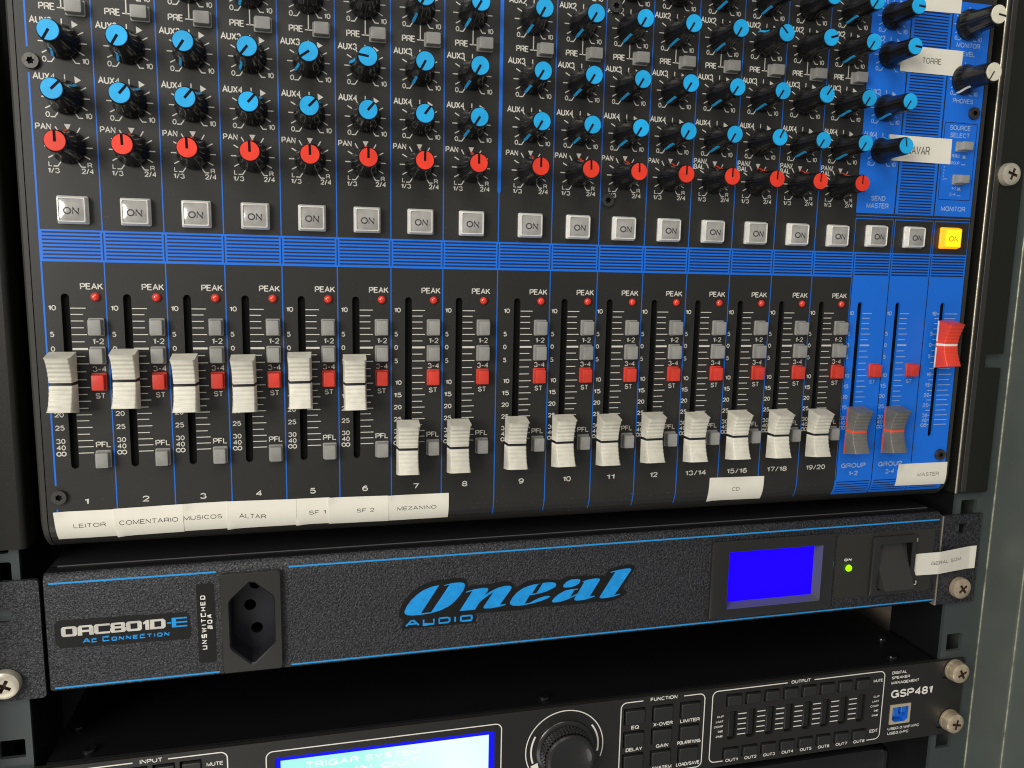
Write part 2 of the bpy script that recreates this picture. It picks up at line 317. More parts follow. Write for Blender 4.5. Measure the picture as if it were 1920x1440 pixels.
def slotloop(cx_, d0, d1, w, n=8):
    r = w / 2; P = []
    for k in range(n + 1):
        a = math.pi + math.pi * k / n; P.append((cx_ + r * math.cos(a), d0 + r + r * math.sin(a)))
    for k in range(n + 1):
        a = math.pi * k / n; P.append((cx_ + r * math.cos(a), d1 - r + r * math.sin(a)))
    return P

# ================================================================== RACK CABINET
RY = 5.0                                     # face of the mounting rails
cab = obj('rack_cabinet', None, (215, 200, 330)); tag(cab, 'grey-green steel rack cabinet frame holding the mixer and the units below', 'rack cabinet')
def hole(x, d, w=9.6, h=9.6): return rrect(x - w / 2, x + w / 2, d - h / 2, d + h / 2, 0.6, 2)
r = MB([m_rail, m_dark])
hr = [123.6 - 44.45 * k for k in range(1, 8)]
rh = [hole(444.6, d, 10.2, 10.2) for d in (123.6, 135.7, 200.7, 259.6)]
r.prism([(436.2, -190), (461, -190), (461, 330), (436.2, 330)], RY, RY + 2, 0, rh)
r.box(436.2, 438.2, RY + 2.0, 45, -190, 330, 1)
o = part('mounting_rail', r, cab, smooth=30)
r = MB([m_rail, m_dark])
lh = [hole(-23.9, d, 9.6, 8.2) for d in (200.8, 260)] + [rrect(-36, -19.4, 119.8, 128.8, 1, 3), rrect(-36, -19.9, 112.8, 116.2, 0.8, 2)]
r.prism([(-42, -190), (-16.4, -190), (-16.4, 330), (-42, 330)], RY, RY + 2, 0, lh)
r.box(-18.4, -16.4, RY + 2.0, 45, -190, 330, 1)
part('mounting_rail', r, cab, smooth=30)
# the frame's lip that comes forward beside the right rail, with a rounded outer edge
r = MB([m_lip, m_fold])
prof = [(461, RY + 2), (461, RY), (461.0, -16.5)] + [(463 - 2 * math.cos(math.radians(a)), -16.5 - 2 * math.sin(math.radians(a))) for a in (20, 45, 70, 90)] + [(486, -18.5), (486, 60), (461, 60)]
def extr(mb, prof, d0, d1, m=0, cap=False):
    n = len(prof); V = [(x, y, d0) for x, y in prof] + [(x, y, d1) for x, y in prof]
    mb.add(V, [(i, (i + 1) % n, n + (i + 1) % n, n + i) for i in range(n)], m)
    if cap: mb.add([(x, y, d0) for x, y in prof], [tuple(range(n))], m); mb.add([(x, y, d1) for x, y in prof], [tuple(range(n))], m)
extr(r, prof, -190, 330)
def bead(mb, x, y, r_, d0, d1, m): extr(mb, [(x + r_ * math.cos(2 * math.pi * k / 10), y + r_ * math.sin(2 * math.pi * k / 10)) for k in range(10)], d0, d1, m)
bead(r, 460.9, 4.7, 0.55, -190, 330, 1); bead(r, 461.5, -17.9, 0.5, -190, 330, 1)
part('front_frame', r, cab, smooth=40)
r = MB(m_lip); extr(r, [(-42, RY + 2), (-42, -18), (-70, -18), (-70, 60), (-42, 60)], -190, 330); part('front_frame', r, cab)
r = MB(m_wall); r.box(452, 455, 47, 560, -200, 340); part('side_wall', r, cab)
r = MB(m_void); r.box(-38, -35, 47, 560, -200, 340); part('side_wall', r, cab)
r = MB(m_void); r.box(-38, 455, 561, 564, -200, 340); part('back_wall', r, cab)

# ================================================================== MIXING CONSOLE
con = obj('mixing_console', None, (209, 30, 116))
tag(con, 'black and blue audio mixing console with cyan and red capped knobs above cream faders', 'mixing console')
SL = [7.55, 29.5, 51.4, 73.4, 95.35, 117.35, 139.4, 161.2, 187.1, 208.9, 230.4, 252.2, 274.1, 296.1, 318.1, 339.9]
GS = [361.6, 383.4]; MS = 410.1
DIV = [22, 44, 66, 88, 110, 132, 154, 178, 201.9, 223.9, 245.8, 267.6, 289.5, 311.5, 333.4]
XE = 355.3
R0, D0 = 14.0, 102.0
def pmap(x, d, off):
    if d <= D0: return (x, -off, d)
    a = (d - D0) / R0
    if a > math.pi / 2: return (x, R0 + (a - math.pi / 2) * R0, D0 + R0 + off)
    return (x, R0 * (1 - math.cos(a)) - off * math.cos(a), D0 + (R0 + off) * math.sin(a))
P = MB([m_panel, m_blue, m_print, m_pblue, m_navy, m_pdark, m_void])
TOP = -165
XL, XR = -3.4, 421.4
P.fill([(XL, TOP), (XE, TOP), (XE, D0), (XL, D0)], 0, 0, [slotloop(x, 12, 81.2, 2.9) for x in SL])
P.fill([(XE, -131.6), (XR, -131.6), (XR, D0), (XE, D0)], 0, 1, [slotloop(x, 12, 81.2, 2.9) for x in GS] + [slotloop(MS, 12, 81.2, 2.9)])
P.rect(XE, XR, TOP, -131.6, 0, 0)
for x in SL + GS + [MS]:
    L = slotloop(x, 12, 81.2, 2.9); P.walls(L, 0, 1.2, 0 if x < XE else 1); P.walls(L, 1.2, 1.6, 6)
    P.box(x - 3.6, x + 3.6, 1.6, 9, 10, 83, 6)
P.rect(XL, XE, D0, D0 + R0 * math.pi / 2 + 30, 0, 0, pmap, 20)
P.rect(XE, XR, D0, 110.9, 0, 1, pmap, 8); P.rect(XE, XR, 110.9, D0 + R0 * math.pi / 2 + 30, 0, 0, pmap, 14)
E1, E2 = 0.05, 0.09
# channel dividers
for i, x in enumerate([0.15] + DIV):
    w = 0.40 if i else 0.62
    if i == 0:
        for a, b in ((TOP, -77.6), (-68.6, -12.2), (0, 87.8), (97.6, D0)): P.rect(x - w / 2, x + w / 2, a, b, E1, 1)
    elif i == 8:
        P.rect(x - 0.75, x + 0.75, TOP, -33.6, E1, 1); P.tri([(x - 0.75, -33.6), (x + 0.75, -33.6), (x + 0.31, -32.6), (x - 0.31, -32.6)], E1, 1); P.rect(x - w / 2, x + w / 2, -32.6, -12.2, E1, 1); P.rect(x - w / 2, x + w / 2, 0, D0, E1, 1)
    else:
        P.rect(x - w / 2, x + w / 2, TOP, -12.2, E1, 1); P.rect(x - w / 2, x + w / 2, 0, D0, E1, 1)
    P.rect(x - w / 2, x + w / 2, D0, 110.6, E1, 1, pmap, 6)
P.rect(XE - 0.5, XE, TOP, -31, E1, 1); P.rect(XE - 1.1, XE - 0.5, TOP, -31, E1, 5)
# blue band with its ruled lines
edges = [0.0] + DIV + [355.8, 376.9, 400.1, XR]
P.rect(-0.2, XE, -12.15, -0.1, E1, 1)
for a, b in zip(edges, edges[1:]):
    for k in range(8): P.rect(a + 0.95, b - 0.95, -11.42 + 1.385 * k, -10.80 + 1.385 * k, E2, 4)
    if b < XR - 1: P.rect(b - 0.22, b + 0.22, -11.4, -0.9 if b < 350 else D0, E2, 4 if b < 350 else 5)
for x in (376.9, 400.1): P.rect(x - 0.22, x + 0.22, D0, 110.9, E2, 5, pmap, 6)
for a, b in ((XE + 0.3, 376.4), (377.4, 399.6), (400.6, 419.5)):
    for k in range(5): P.rect(a + 0.9, b - 0.8, 103.0 + 1.42 * k, 103.45 + 1.42 * k, E1, 4, pmap, 2)
# black boxes for the three lighted keys at the right
P.rect(XE, XR, -30.9, -12.15, E1, 0)
P.rect(XE - 0.3, XR, -29.85, -29.5, E2, 1)
for a, b in ((XE - 0.2, 376.3), (377.4, 399.5), (400.6, XR - 0.2)):
    P.path([(a, -12.2), (a, -28.2), (b, -28.2), (b, -12.2)], 0.32, E2, 1)
# upper monitor area
for x in (376.5, 399.4): P.rect(x - 0.35, x + 0.35, -131.5, -31, E1, 5)
k = -131
while k < -32.2:
    P.rect(378.4, 397.5, k, k + 0.58, E1, 4); k += 1.39
P.path(rrect(400.9, 419.9, -75.8, -39, 0.6, 3), 0.32, E1, 5, closed=True)
def T(t, x0, x1, d0, d1, m=2, bold=0.0): P.text(t, x0, x1, d0, d1, E1, m, bold=bold)
T('MONITOR', 403.0, 416.7, -113.2, -110.9, 3); T('LEVEL', 405.0, 414.2, -109.3, -107.0, 3)
T('PHONES', 404.1, 415.9, -87.3, -85.1, 3); T('SOURCE', 403.9, 416.1, -74.7, -72.4, 3); T('SELECT', 404.4, 415.9, -71.2, -68.9, 3)
T('STEREO', 405.4, 411.5, -60.9, -59.4, 3); T('GROUP', 405.4, 411.5, -57.6, -56.1, 3)
T('1-2', 408.3, 411.0, -45.4, -43.8, 3); T('3-4', 407.3, 411.0, -42.5, -41.0, 3)
P.rect(413, 414.6, -60.6, -59.5, E1, 3); P.rect(412.6, 415.2, -59.5, -59.2, E1, 3); P.rect(412.6, 415.0, -56.4, -56.0, E1, 3); P.rect(411.8, 413.4, -45.1, -44, E1, 3); P.rect(411.5, 414, -44, -43.7, E1, 3); P.rect(411.8, 414, -41.3, -41, E1, 3)
for k in range(5): P.rect(402.6, 403.0, -55 + 1.5 * k, -54.4 + 1.5 * k, E1, 3)
P.rect(403.2, 405.2, -49.1, -48.8, E1, 3)
T('MONITOR', 403.3, 417.7, -35.8, -33.4, 3); T('SEND', 362.6, 370.7, -39.2, -36.9, 3); T('MASTER', 360.3, 372.8, -35.8, -33.3, 3)
T('GROUP', 358.3, 372.7, 93.5, 96.0, 3, 0.25); T('1-2', 363.1, 368.4, 97.6, 100.0, 3, 0.25); T('GROUP', 380.2, 394.6, 93.5, 96.0, 3, 0.25); T('3-4', 385.0, 390.2, 97.6, 100.0, 3, 0.25)
# knob scales
def knob_scale(K, yk, kind, m=2):
    def tk(a, r0, r1, w=0.42):
        a = math.radians(a); P.line((K + r0 * math.sin(a), yk - r0 * math.cos(a)), (K + r1 * math.sin(a), yk - r1 * math.cos(a)), w, E1, m)
    for a in (-120, -90, -60, 60, 90, 120): tk(a, 5.9, 8.2)
    for s in (-1, 1):
        P.path([(K + s * 3.0, yk + 5.5), (K + s * 4.05, yk + 7.05), (K + s * 5.5, yk + 7.05)], 0.42, E1, m)
    if kind == 'pan' or kind == 'bal':
        tk(-30, 6.0, 8.4); tk(30, 6.0, 8.4); P.tri([(K - 1.15, yk - 8.35), (K + 1.15, yk - 8.35), (K, yk - 6.1)], E1, m)
        T('L', K - 7.2, K - 5.95, yk + 5.4, yk + 7.2, m); T('R', K + 6.1, K + 7.75, yk + 5.4, yk + 7.2, m)
        T('1/3', K - 7.6, K - 3.5, yk + 7.75, yk + 9.65, m); T('2/4', K + 4.0, K + 8.2, yk + 7.55, yk + 9.6, m)
        if kind == 'pan': T('PAN', K - 10.9, K - 5.5, yk - 8.3, yk - 6.0, m)
        else: T('PAN/', K - 10.5, K - 4.0, yk - 9.4, yk - 7.0, m); T('BAL', K - 10.4, K - 5.2, yk - 6.9, yk - 4.6, m)
    else:
        tk(0, 6.6, 8.3); tk(-30, 6.3, 7.2)
        if kind.startswith('AUX'):
            P.tri([(K + 3.3, yk - 7.9), (K + 3.4, yk - 5.3), (K + 5.5, yk - 6.6)], E1, m)
            T(kind, K - 10.7, K - 3.2, yk - 8.55, yk - 5.95, m)
        T('0', K - 7.15, K - 5.65, yk + 5.2, yk + 7.25, m); T('10', K + 6.2, K + 8.65, yk + 5.15, yk + 7.2, m)
KO = 4.47
YP, Y4, Y3, Y2, Y1 = -42.6, -60.4, -80.0, -104.0, -121.3
SENDX = 366.1
for i, x in enumerate(SL):
    K = x + KO
    knob_scale(K, YP, 'pan' if i < 12 else 'bal')
    knob_scale(K, Y4, 'AUX4'); knob_scale(K, Y3, 'AUX3'); knob_scale(K, Y2, 'AUX2')
    knob_scale(K, Y1, 'AUX1')
    P.rect(K - 0.05, K + 0.37, -97.6, -92.0, E1, 2); P.rect(K - 1.2, K + 2.0, -92.25, -91.85, E1, 2)
    T('PRE', K - 7.3, K - 1.9, -93.5, -91.0)
for y, t in ((Y4, 'AUX4'), (Y3, 'AUX3'), (Y2, 'AUX2'), (Y1, 'AUX1')): knob_scale(SENDX, y, t, 3)
knob_scale(408.7, -121.3, 'mon', 3); knob_scale(409.3, -96.0, 'mon', 3)
# fader scales
TK = [(17.6, 1), (20.0, 0), (22.55, 0), (25.2, 0), (27.85, 1), (30.65, 0), (33.45, 2), (36.35, 0), (39.3, 1), (42.4, 0), (45.55, 0), (48.65, 1), (51.4, 0), (54.1, 1), (56.9, 0), (59.5, 1), (61.9, 0), (64.6, 1), (67.3, 0), (69.9, 1), (72.4, 1), (74.9, 1)]
NUM = [('10', 17.5), ('5', 27.75), ('0', 33.4), ('5', 39.25), ('10', 48.6), ('15', 54.0), ('20', 59.3), ('25', 64.6), ('30', 69.95), ('40', 72.55), ('oo', 75.05)]
def fader_scale(x, m):
    for y, k in TK: P.rect(x + 1.6, x + (6.0 if k == 0 else 7.05), y - (0.16 if k < 2 else 0.40), y + (0.16 if k < 2 else 0.40), E1, m)
    for t, y in NUM:
        h = 1.0
        if t == 'oo':
            for s in (-5.5, -3.75): P.path(circ(x + s, y, 0.78, 14), 0.38, E1, m, closed=True)
            continue
        x1 = x - 3.3 if len(t) == 2 and y < 20 else (x - 4.5 if len(t) == 1 else x - 2.95)
        w = 1.5 if len(t) == 1 else (2.75 if t == '10' else 3.3)
        T(t, x1 - w, x1, y - h, y + h, m)
for i, x in enumerate(SL):
    fader_scale(x, 2)
    T('PEAK', x + 5.5, x + 13.6, 7.95, 10.4); T('1-2', x + 8.75, x + 12.9, 29.3, 31.65); T('3-4', x + 8.3, x + 13.3, 40.25, 42.55)
    T('ST', x + 8.8, x + 12.45, 50.95, 53.15); T('PFL', x + 7.9, x + 13.4, 70.5, 72.85)
    n = str(i + 1) if i < 12 else ('13/14', '15/16', '17/18', '19/20')[i - 12]
    w = 2.5 if len(n) == 1 else (3.9 if len(n) == 2 else 11.0)
    if n == '1': w = 1.5
    c = x + (3.35 if i < 8 else 3.6)
    T(n, c - w / 2, c + w / 2, 93.5, 95.95, bold=0.12)
for x in GS: fader_scale(x, 3); T('ST', x + 8.9, x + 12.2, 50.9, 52.8, 3)
fader_scale(MS, 3)
for y, k in TK: P.rect(MS - 4.3, MS - 1.6, y - 0.19, y + 0.19, E1, 3); P.rect(MS + (7.05 if k else 6.0), MS + (9.3 if k else 8.2), y - 0.19, y + 0.19, E1, 3)
part('front_panel', P, con)

# side caps and body of the console
def cap_prof(x0, x1, y1):
    pts = [(0.0, TOP)] + [(0.0, D0)] + [(R0 * (1 - math.cos(a)), D0 + R0 * math.sin(a)) for a in [math.pi / 2 * k / 10 for k in range(1, 11)]] + [(y1, D0 + R0), (y1, TOP)]
    return pts
for x0, x1 in ((-6.2, -3.75), (421.9, 424.7)):
    c = MB(m_cap); pr = cap_prof(x0, x1, 60); n = len(pr)
    xa, xb = (x0, x1)
    bev = 0.8
    ins = [(y + (bev if y < 20 else 0), d - (bev if d > D0 else 0)) for y, d in pr]
    if x0 < 0: rows = [(xa, ins), (xa + bev, pr), (xb, pr)]
    else: rows = [(xa, pr), (xb - bev, pr), (xb, ins)]
    V = []; F = []
    for xx, L in rows: V += [(xx, y, d) for y, d in L]
    for q in range(2): F += [(q * n + i, q * n + (i + 1) % n, (q + 1) * n + (i + 1) % n, (q + 1) * n + i) for i in range(n)]
    c.add(V, F); c.add(V[:n], [tuple(range(n))]); c.add(V[-n:], [tuple(range(n))])
    part('side_cap', c, con, smooth=35)
b = MB(m_dark); b.box(-3.7, 421.8, 14, 70, TOP, 115); part('chassis', b, con)
# rack ears
def ear(mirror):
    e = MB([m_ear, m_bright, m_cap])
    X = (lambda x: x) if not mirror else (lambda x: 420.0 - x)
    out = [(434.4, TOP), (452.6, TOP), (452.6, 38.5), (441.5, 38.5), (441.5, 46.0), (452.0, 46.0), (452.0, 112.6), (451.0, 113.6), (434.4, 113.6)]
    hl = [rrect(437.5, 449, -57, -49, 3.9, 5)] if False else []
    e.prism([(X(a), b_) for a, b_ in out], 1.6, 3.6, 0, hl)
    # bend: quarter round into a flange that runs back along the console
    pr = [(434.4, 1.6)] + [(434.4 - 2.2 * math.sin(a), 3.8 - 2.2 * math.cos(a)) for a in [math.pi / 2 * k / 5 for k in range(1, 6)]] + [(432.2, 14), (434.0, 14), (434.0, 3.6)]
    extr(e, [(X(a), b_) for a, b_ in pr], TOP, 113.6, 0, True)
    return e
er = ear(False); bead(er, 432.5, 2.5, 0.5, TOP, 113.5, 1); er.box(434.6, 437.8, 1.25, 1.62, TOP, 112.6, 2, 0.15)  # pale bead and olive strip paint the light caught on the bend
part('rack_ear', er, con, smooth=40)
part('rack_ear', ear(True), con, smooth=40)

# --- knobs
NF = 14; NA = 112
def prof_r(z):
    T_ = [(0, 6.15), (0.9, 6.2), (2.0, 6.0), (3.0, 5.55), (4.2, 5.0), (5.6, 4.62), (8, 4.4), (12, 4.2), (15.6, 4.05), (16.2, 3.95), (16.5, 3.72)]
    for (a, ra), (b_, rb) in zip(T_, T_[1:]):
        if z <= b_: return ra + (rb - ra) * (z - a) / (b_ - a)
    return T_[-1][1]
def groove(z):
    if z < 1.0: return 0.0
    if z < 2.2: return 0.36 * (z - 1.0) / 1.2
    if z < 4.5: return 0.36 - 0.28 * (z - 2.2) / 2.3
    return 0.08 if z < 16.1 else 0.03
def knob_mesh(sc=1.0, h=16.5):
    k = MB(m_knob); zs = [0, 0.9, 1.3, 1.8, 2.4, 3.0, 3.7, 4.4, 5.2, 6.5, 9, 12, 15.4, 16.0, 16.3, 16.5]; V = []; F = []
    for z in zs:
        for a in range(NA):
            th = 2 * math.pi * a / NA; g = max(0.0, math.cos(NF * th + math.pi)) ** 3.0
            r_ = (prof_r(z) - groove(z) * g) * sc; V.append((r_ * math.sin(th), -z * h / 16.5, -r_ * math.cos(th)))
    for q in range(len(zs) - 1): F += [(q * NA + i, q * NA + (i + 1) % NA, (q + 1) * NA + (i + 1) % NA, (q + 1) * NA + i) for i in range(NA)]
    F.append(tuple((len(zs) - 1) * NA + i for i in range(NA)))
    k.add(V, F); return k.mesh('knob', smooth=50)
def cap_mesh(m, sc=1.0, h=16.5):
    c = MB([m]); r0 = 3.56 * sc; w = 0.5; a0 = math.asin(w / r0); L = []
    n = 40
    for q in range(n + 1):
        a = a0 + (2 * math.pi - 2 * a0) * q / n; L.append((r0 * math.sin(a), -r0 * math.cos(a)))
    L += [(-w, 0.35), (w, 0.35)]
    Li = [(x * 0.975, d * 0.975) for x, d in L]
    c.fill(Li, -(h + 0.45)); c.loft([(L, -h), (L, -(h + 0.3)), (Li, -(h + 0.45))], cap1=False); return c.mesh('cap', smooth=40)
def ptr_mesh(m, sc=1.0):
    c = MB([m]); zs = [0.35, 0.9, 1.6, 2.4, 3.2, 4.2, 5.2, 6.4, 7.2]; V = []; F = []; w = 0.62
    for z in zs:
        r_ = (prof_r(z) + 0.16) * sc
        V += [(-w, -z, -r_ + 0.5), (-w * 0.8, -z, -r_), (w * 0.8, -z, -r_), (w, -z, -r_ + 0.5)]
    for q in range(len(zs) - 1): F += [(4 * q + i, 4 * q + i + 1, 4 * q + i + 5, 4 * q + i + 4) for i in range(3)]
    F.append((0, 1, 2, 3)); n = len(V); F.append((n - 4, n - 3, n - 2, n - 1))
    c.add(V, F); return c.mesh('pointer', smooth=30)
KM = knob_mesh(); KB = knob_mesh(1.16, 17.5)
CAPS = {c: cap_mesh(m) for c, m in (('cyan', m_cyan), ('red', m_red))}; CAPS['cream'] = cap_mesh(m_cream, 1.16, 17.5)
PTRS = {c: ptr_mesh(m) for c, m in (('cyan', m_cyan), ('red', m_red))}; PTRS['cream'] = ptr_mesh(m_fwhite, 1.16)
def knob(x, d, ang, c):
    o = obj('knob', KB if c == 'cream' else KM, (x, -0.15, d), con)
    o.rotation_euler = (0, math.radians(ang), 0)
    for nm, me in (('cap', CAPS[c]), ('pointer', PTRS[c])):
        q = bpy.data.objects.new(nm, me); COL.objects.link(q); q.parent = o
    o['label'] = 'black fluted knob with a %s cap' % c
    return o
A3 = {0: -150, 1: -150, 2: -147, 3: -142, 4: -125, 5: -82, 14: 33}
A4 = {0: 44, 1: 40, 2: 39, 3: 41, 4: 44, 5: 41, 6: 37, 13: 27}
A2 = {4: 60, 5: 20, 13: -45, 14: 72, 2: 10}
A1 = {14: 10, 11: 15, 10: 30}
jit = lambda: random.uniform(-3, 2)
for i, x in enumerate(SL):
    K = x + KO
    knob(K, YP, random.uniform(-2, 2), 'red')
    knob(K, Y4, A4.get(i, -149 + jit()), 'cyan'); knob(K, Y3, A3.get(i, -149 + jit()), 'cyan')
    if i >= 2: knob(K, Y2, A2.get(i, -149 + jit()), 'cyan')
    if i >= 10: knob(K, Y1, A1.get(i, -149 + jit()), 'cyan')
for y, a in ((Y4, -12), (Y3, -149), (Y2, 95), (Y1, 95)): knob(SENDX, y, a, 'cyan')
knob(408.7, -121.3, 98, 'cream'); knob(409.3, -96.0, -150, 'cream')

# --- push buttons
def button_mesh(w, h, t, m, name):
    b = MB([m])
    f = lambda s, r: rrect(-w / 2 + s, w / 2 - s, -h / 2 + s, h / 2 - s, r, 3)
    b.loft([(f(0, 0.5), 0.2), (f(0, 0.5), -0.7), (f(0.12, 0.45), -0.85), (f(0.42, 0.45), -0.9), (f(0.48, 0.4), -t + 0.45), (f(0.62, 0.4), -t + 0.12), (f(0.95, 0.3), -t)])
    return b.mesh(name, smooth=35)
m_well = MB([m_void]); m_well.fill(rrect(-3.3, 3.3, -4.0, 4.0, 0.6), -0.03)
B_small = button_mesh(5.7, 7.0, 4.3, m_btn, 'group_button'); B_red = button_mesh(5.5, 7.0, 4.0, m_btnred, 'stereo_button'); B_pre = button_mesh(6.8, 5.6, 4.4, m_btn, 'pre_button')
def rim(w, h): 
    q = MB([m_void]); q.fill(rrect(-w / 2, w / 2, -h / 2, h / 2, 0.7), -0.04, 0); return q
def put(me, name, x, d, label=None):
    o = obj(name, me, (x, 0, d), con)
    if label: o['label'] = label
    return o
for i, x in enumerate(SL):
    bx = x + 10.65
    put(B_small, 'group_button', bx, 24.85); put(B_small, 'group_button', bx, 36.0)
    put(B_red, 'stereo_button', bx, 46.4, 'red square push button')
    put(B_small, 'listen_button', bx, 77.4)
    put(B_pre, 'pre_button', x + KO + 5.05, -92.2)
for x in GS: put(B_red, 'stereo_button', x + 10.55, 46.0, 'red square push button on the blue panel')
B_sel = button_mesh(6.6, 4.9, 5.0, m_btn, 'select_button')
put(B_sel, 'select_button', 411.6, -64.6); put(B_sel, 'select_button', 411.4, -48.8)

# --- lighted ON keys
def on_meshes(mh, mf, mt):
    b = MB([mh]); w, h = 10.9, 10.4
    f = lambda s, r: rrect(-w / 2 + s, w / 2 - s, -h / 2 + s, h / 2 - s, r, 3)
    b.loft([(f(0, 0.6), 0.1), (f(0, 0.6), -0.9), (f(0.2, 0.6), -1.15), (f(0.55, 0.5), -3.1), (f(0.75, 0.5), -3.35), (f(1.05, 0.5), -3.4), (f(1.15, 0.5), -3.05)], cap1=False)
    hs = b.mesh('on_button', smooth=35)
    g = MB([mf, mt]); N = 10; x0, x1, d0, d1 = -w / 2 + 1.1, w / 2 - 1.1, -h / 2 + 1.1, h / 2 - 1.1
    bul = lambda x, d, off=0: (x, -3.05 - 0.65 * (1 - (2 * (x - x0) / (x1 - x0) - 1) ** 2) * (1 - 0.8 * (2 * (d - d0) / (d1 - d0) - 1) ** 2) - off, d)
    V = [bul(x0 + (x1 - x0) * i / N, d0 + (d1 - d0) * j / N) for j in range(N + 1) for i in range(N + 1)]
    g.add(V, [(j * (N + 1) + i, j * (N + 1) + i + 1, (j + 1) * (N + 1) + i + 1, (j + 1) * (N + 1) + i) for j in range(N) for i in range(N)])
    g.text('ON', -2.75, 2.75, -0.95, 1.75, 0.05, 1, bul, 0.1)
    return hs, g.mesh('button_face', smooth=60)
ON_A = on_meshes(m_on, m_onface, m_ontext); ON_L = on_meshes(m_litside, m_litface, m_littext)
def on_key(x, d, M2, label=None):
    o = put(M2[0], 'on_button', x, d, label); q = bpy.data.objects.new('button_face', M2[1]); COL.objects.link(q); q.parent = o
for x in SL: on_key(x + 4.87, -19.5, ON_A)
for x in (366.4, 388.1): on_key(x, -20.0, ON_A)
on_key(409.4, -20.2, ON_L, 'lit amber square key')

# --- peak lamps
def dome(r, h, n=20, rings=5):
    V = []; F = []
    for q in range(rings):
        a = math.pi / 2 * q / rings
        for i in range(n): V.append((r * math.cos(a) * math.cos(2 * math.pi * i / n), -h * math.sin(a) - 0.3, r * math.cos(a) * math.sin(2 * math.pi * i / n)))
    V.append((0, -h - 0.3, 0))
    for q in range(rings - 1): F += [(q * n + i, q * n + (i + 1) % n, (q + 1) * n + (i + 1) % n, (q + 1) * n + i) for i in range(n)]
    F += [((rings - 1) * n + i, (rings - 1) * n + (i + 1) % n, len(V) - 1) for i in range(n)]
    return V, F
pl = MB([m_led, m_ledring]); V, F = dome(1.62, 1.3); pl.add(V, F, 0)
pl.loft([(circ(0, 0, 2.05, 20), 0.1), (circ(0, 0, 2.0, 20), -0.28), (circ(0, 0, 1.62, 20), -0.3)], 1, cap1=False)
PLM = pl.mesh('peak_light', smooth=50)
for x in SL: put(PLM, 'peak_light', x + 10.76, 13.2)

# --- faders
def fader_mesh(mb_, ml, ms=None, hi=12.4, lo=9.0, sc=1.0, stripe=False):
    b = MB([mb_, ml, ms or mb_, m_void]); vs = []
    N = 48
    for q in range(N + 1):
        v = -10.3 + 20.6 * q / N
        if all(abs(v - s) > 0.25 for s in (-0.55, 0.55)): vs.append(v)
    vs += [-0.551, -0.55, 0.55, 0.551]; vs.sort()
    def top(v):
        u = abs(v) / 10.3; h = lo + (hi - lo) * u ** 1.8
        if 0.8 < abs(v) < 9.4:
            ph = (abs(v) - 0.8) / 1.72 % 1.0; h += 0.38 * (math.sin(math.pi * ph) ** 0.8) - 0.17
        if abs(v) <= 0.55: h -= 0.10
        return h
    def arc(v):
        u = (v / 10.3) ** 2; return top(v) - 0.5 - (lo - 5.3) * (1 - u)
    rings = []
    for v in vs:
        vb = v * 11.9 / 10.3; h = top(v); a = max(arc(v), 4.95)
        sec = []
        for s in (-1, 1):
            sd = [(s * 4.7, 4.0, vb), (s * 4.68, 4.9, vb + (v - vb) * 0.10), (s * 4.55, a, vb + (v - vb) * (a - 4) / (h - 4)), (s * 4.15, h - 0.45, v), (s * 3.98, h - 0.14, v), (s * 3.65, h, v)]
            sec += sd if s < 0 else sd[::-1]
        rings.append([(x * sc, -z, d) for x, z, d in sec])
    n = len(rings[0]); V = [p for r_ in rings for p in r_]; b_f = []; b_m = []
    for q in range(len(rings) - 1):
        mid = abs((vs[q] + vs[q + 1]) / 2)
        for i in range(n - 1):
            b_f.append((q * n + i, q * n + i + 1, (q + 1) * n + i + 1, (q + 1) * n + i))
            mm = 1 if mid < 0.55 else (2 if (stripe and i in (0, n - 2) and mid > 1.2) else 0); b_m.append(mm)
    o = len(b.v); b.v += V; b.f += b_f; b.m += b_m
    b.add(rings[0], [tuple(range(n))]); b.add(rings[-1], [tuple(range(n))])
    b.add([rings[0][0], rings[0][-1], rings[-1][-1], rings[-1][0]], [(0, 1, 2, 3)])
    b.box(-0.5 + 0.8, 0.5 + 0.8, -5, 4, -5, 5, 3)
    return b.mesh('fader', smooth=62)
FM = fader_mesh(m_fader, m_fline); FG = fader_mesh(m_fgrey, m_forange, m_forange, stripe=True); FR = fader_mesh(m_fred, m_fwhite, m_fwhite, stripe=True)
FP = [46.0, 44.9, 46.9, 47.4, 46.6, 47.6, 76.1, 76.2, 75.7, 75.5, 75.7, 75.5, 75.9, 75.6, 75.7, 76.0]
for x, d in zip(SL, FP):
    o = put(FM, 'fader', x - 0.8, d, 'cream fader cap with a black centre line'); o.rotation_euler = (random.uniform(-.012, .012), random.uniform(-.014, .014), random.uniform(-.02, .02))
for x, d in zip(GS, (75.4, 75.7)): put(FG, 'fader', x - 0.8, d, 'grey fader cap with an orange centre line')
put(FR, 'fader', MS - 0.8, 32.6, 'red fader cap with a white centre line')

# --- small torx screws
def star(r0, r1, n=6, rot=0.0): return [((r0 if k % 2 else r1) * math.cos(math.pi * k / n + rot), (r0 if k % 2 else r1) * math.sin(math.pi * k / n + rot)) for k in range(2 * n)]
def torx():
    b = MB([m_screw, m_void]); L = circ(0, 0, 2.75, 28)
    b.loft([(circ(0, 0, 2.95, 28), 0), (circ(0, 0, 2.95, 28), -0.9), (L, -1.5)], 0, cap1=False)
    st = star(1.0, 1.5); b.fill(L, -1.5, 0, [st]); b.walls(st, -1.5, -0.6, 1); b.fill(st, -0.6, 1); return b.mesh('panel_screw', smooth=35)
TX = torx()
for x, d in ((1.3, -72.6), (227.6, -112.8), (227.2, -31.6), (416.6, -80.8), (417.0, 91.0), (1.3, 92.4)):
    o = put(TX, 'panel_screw', x, d); o.rotation_euler = (0, random.uniform(0, 1), 0)

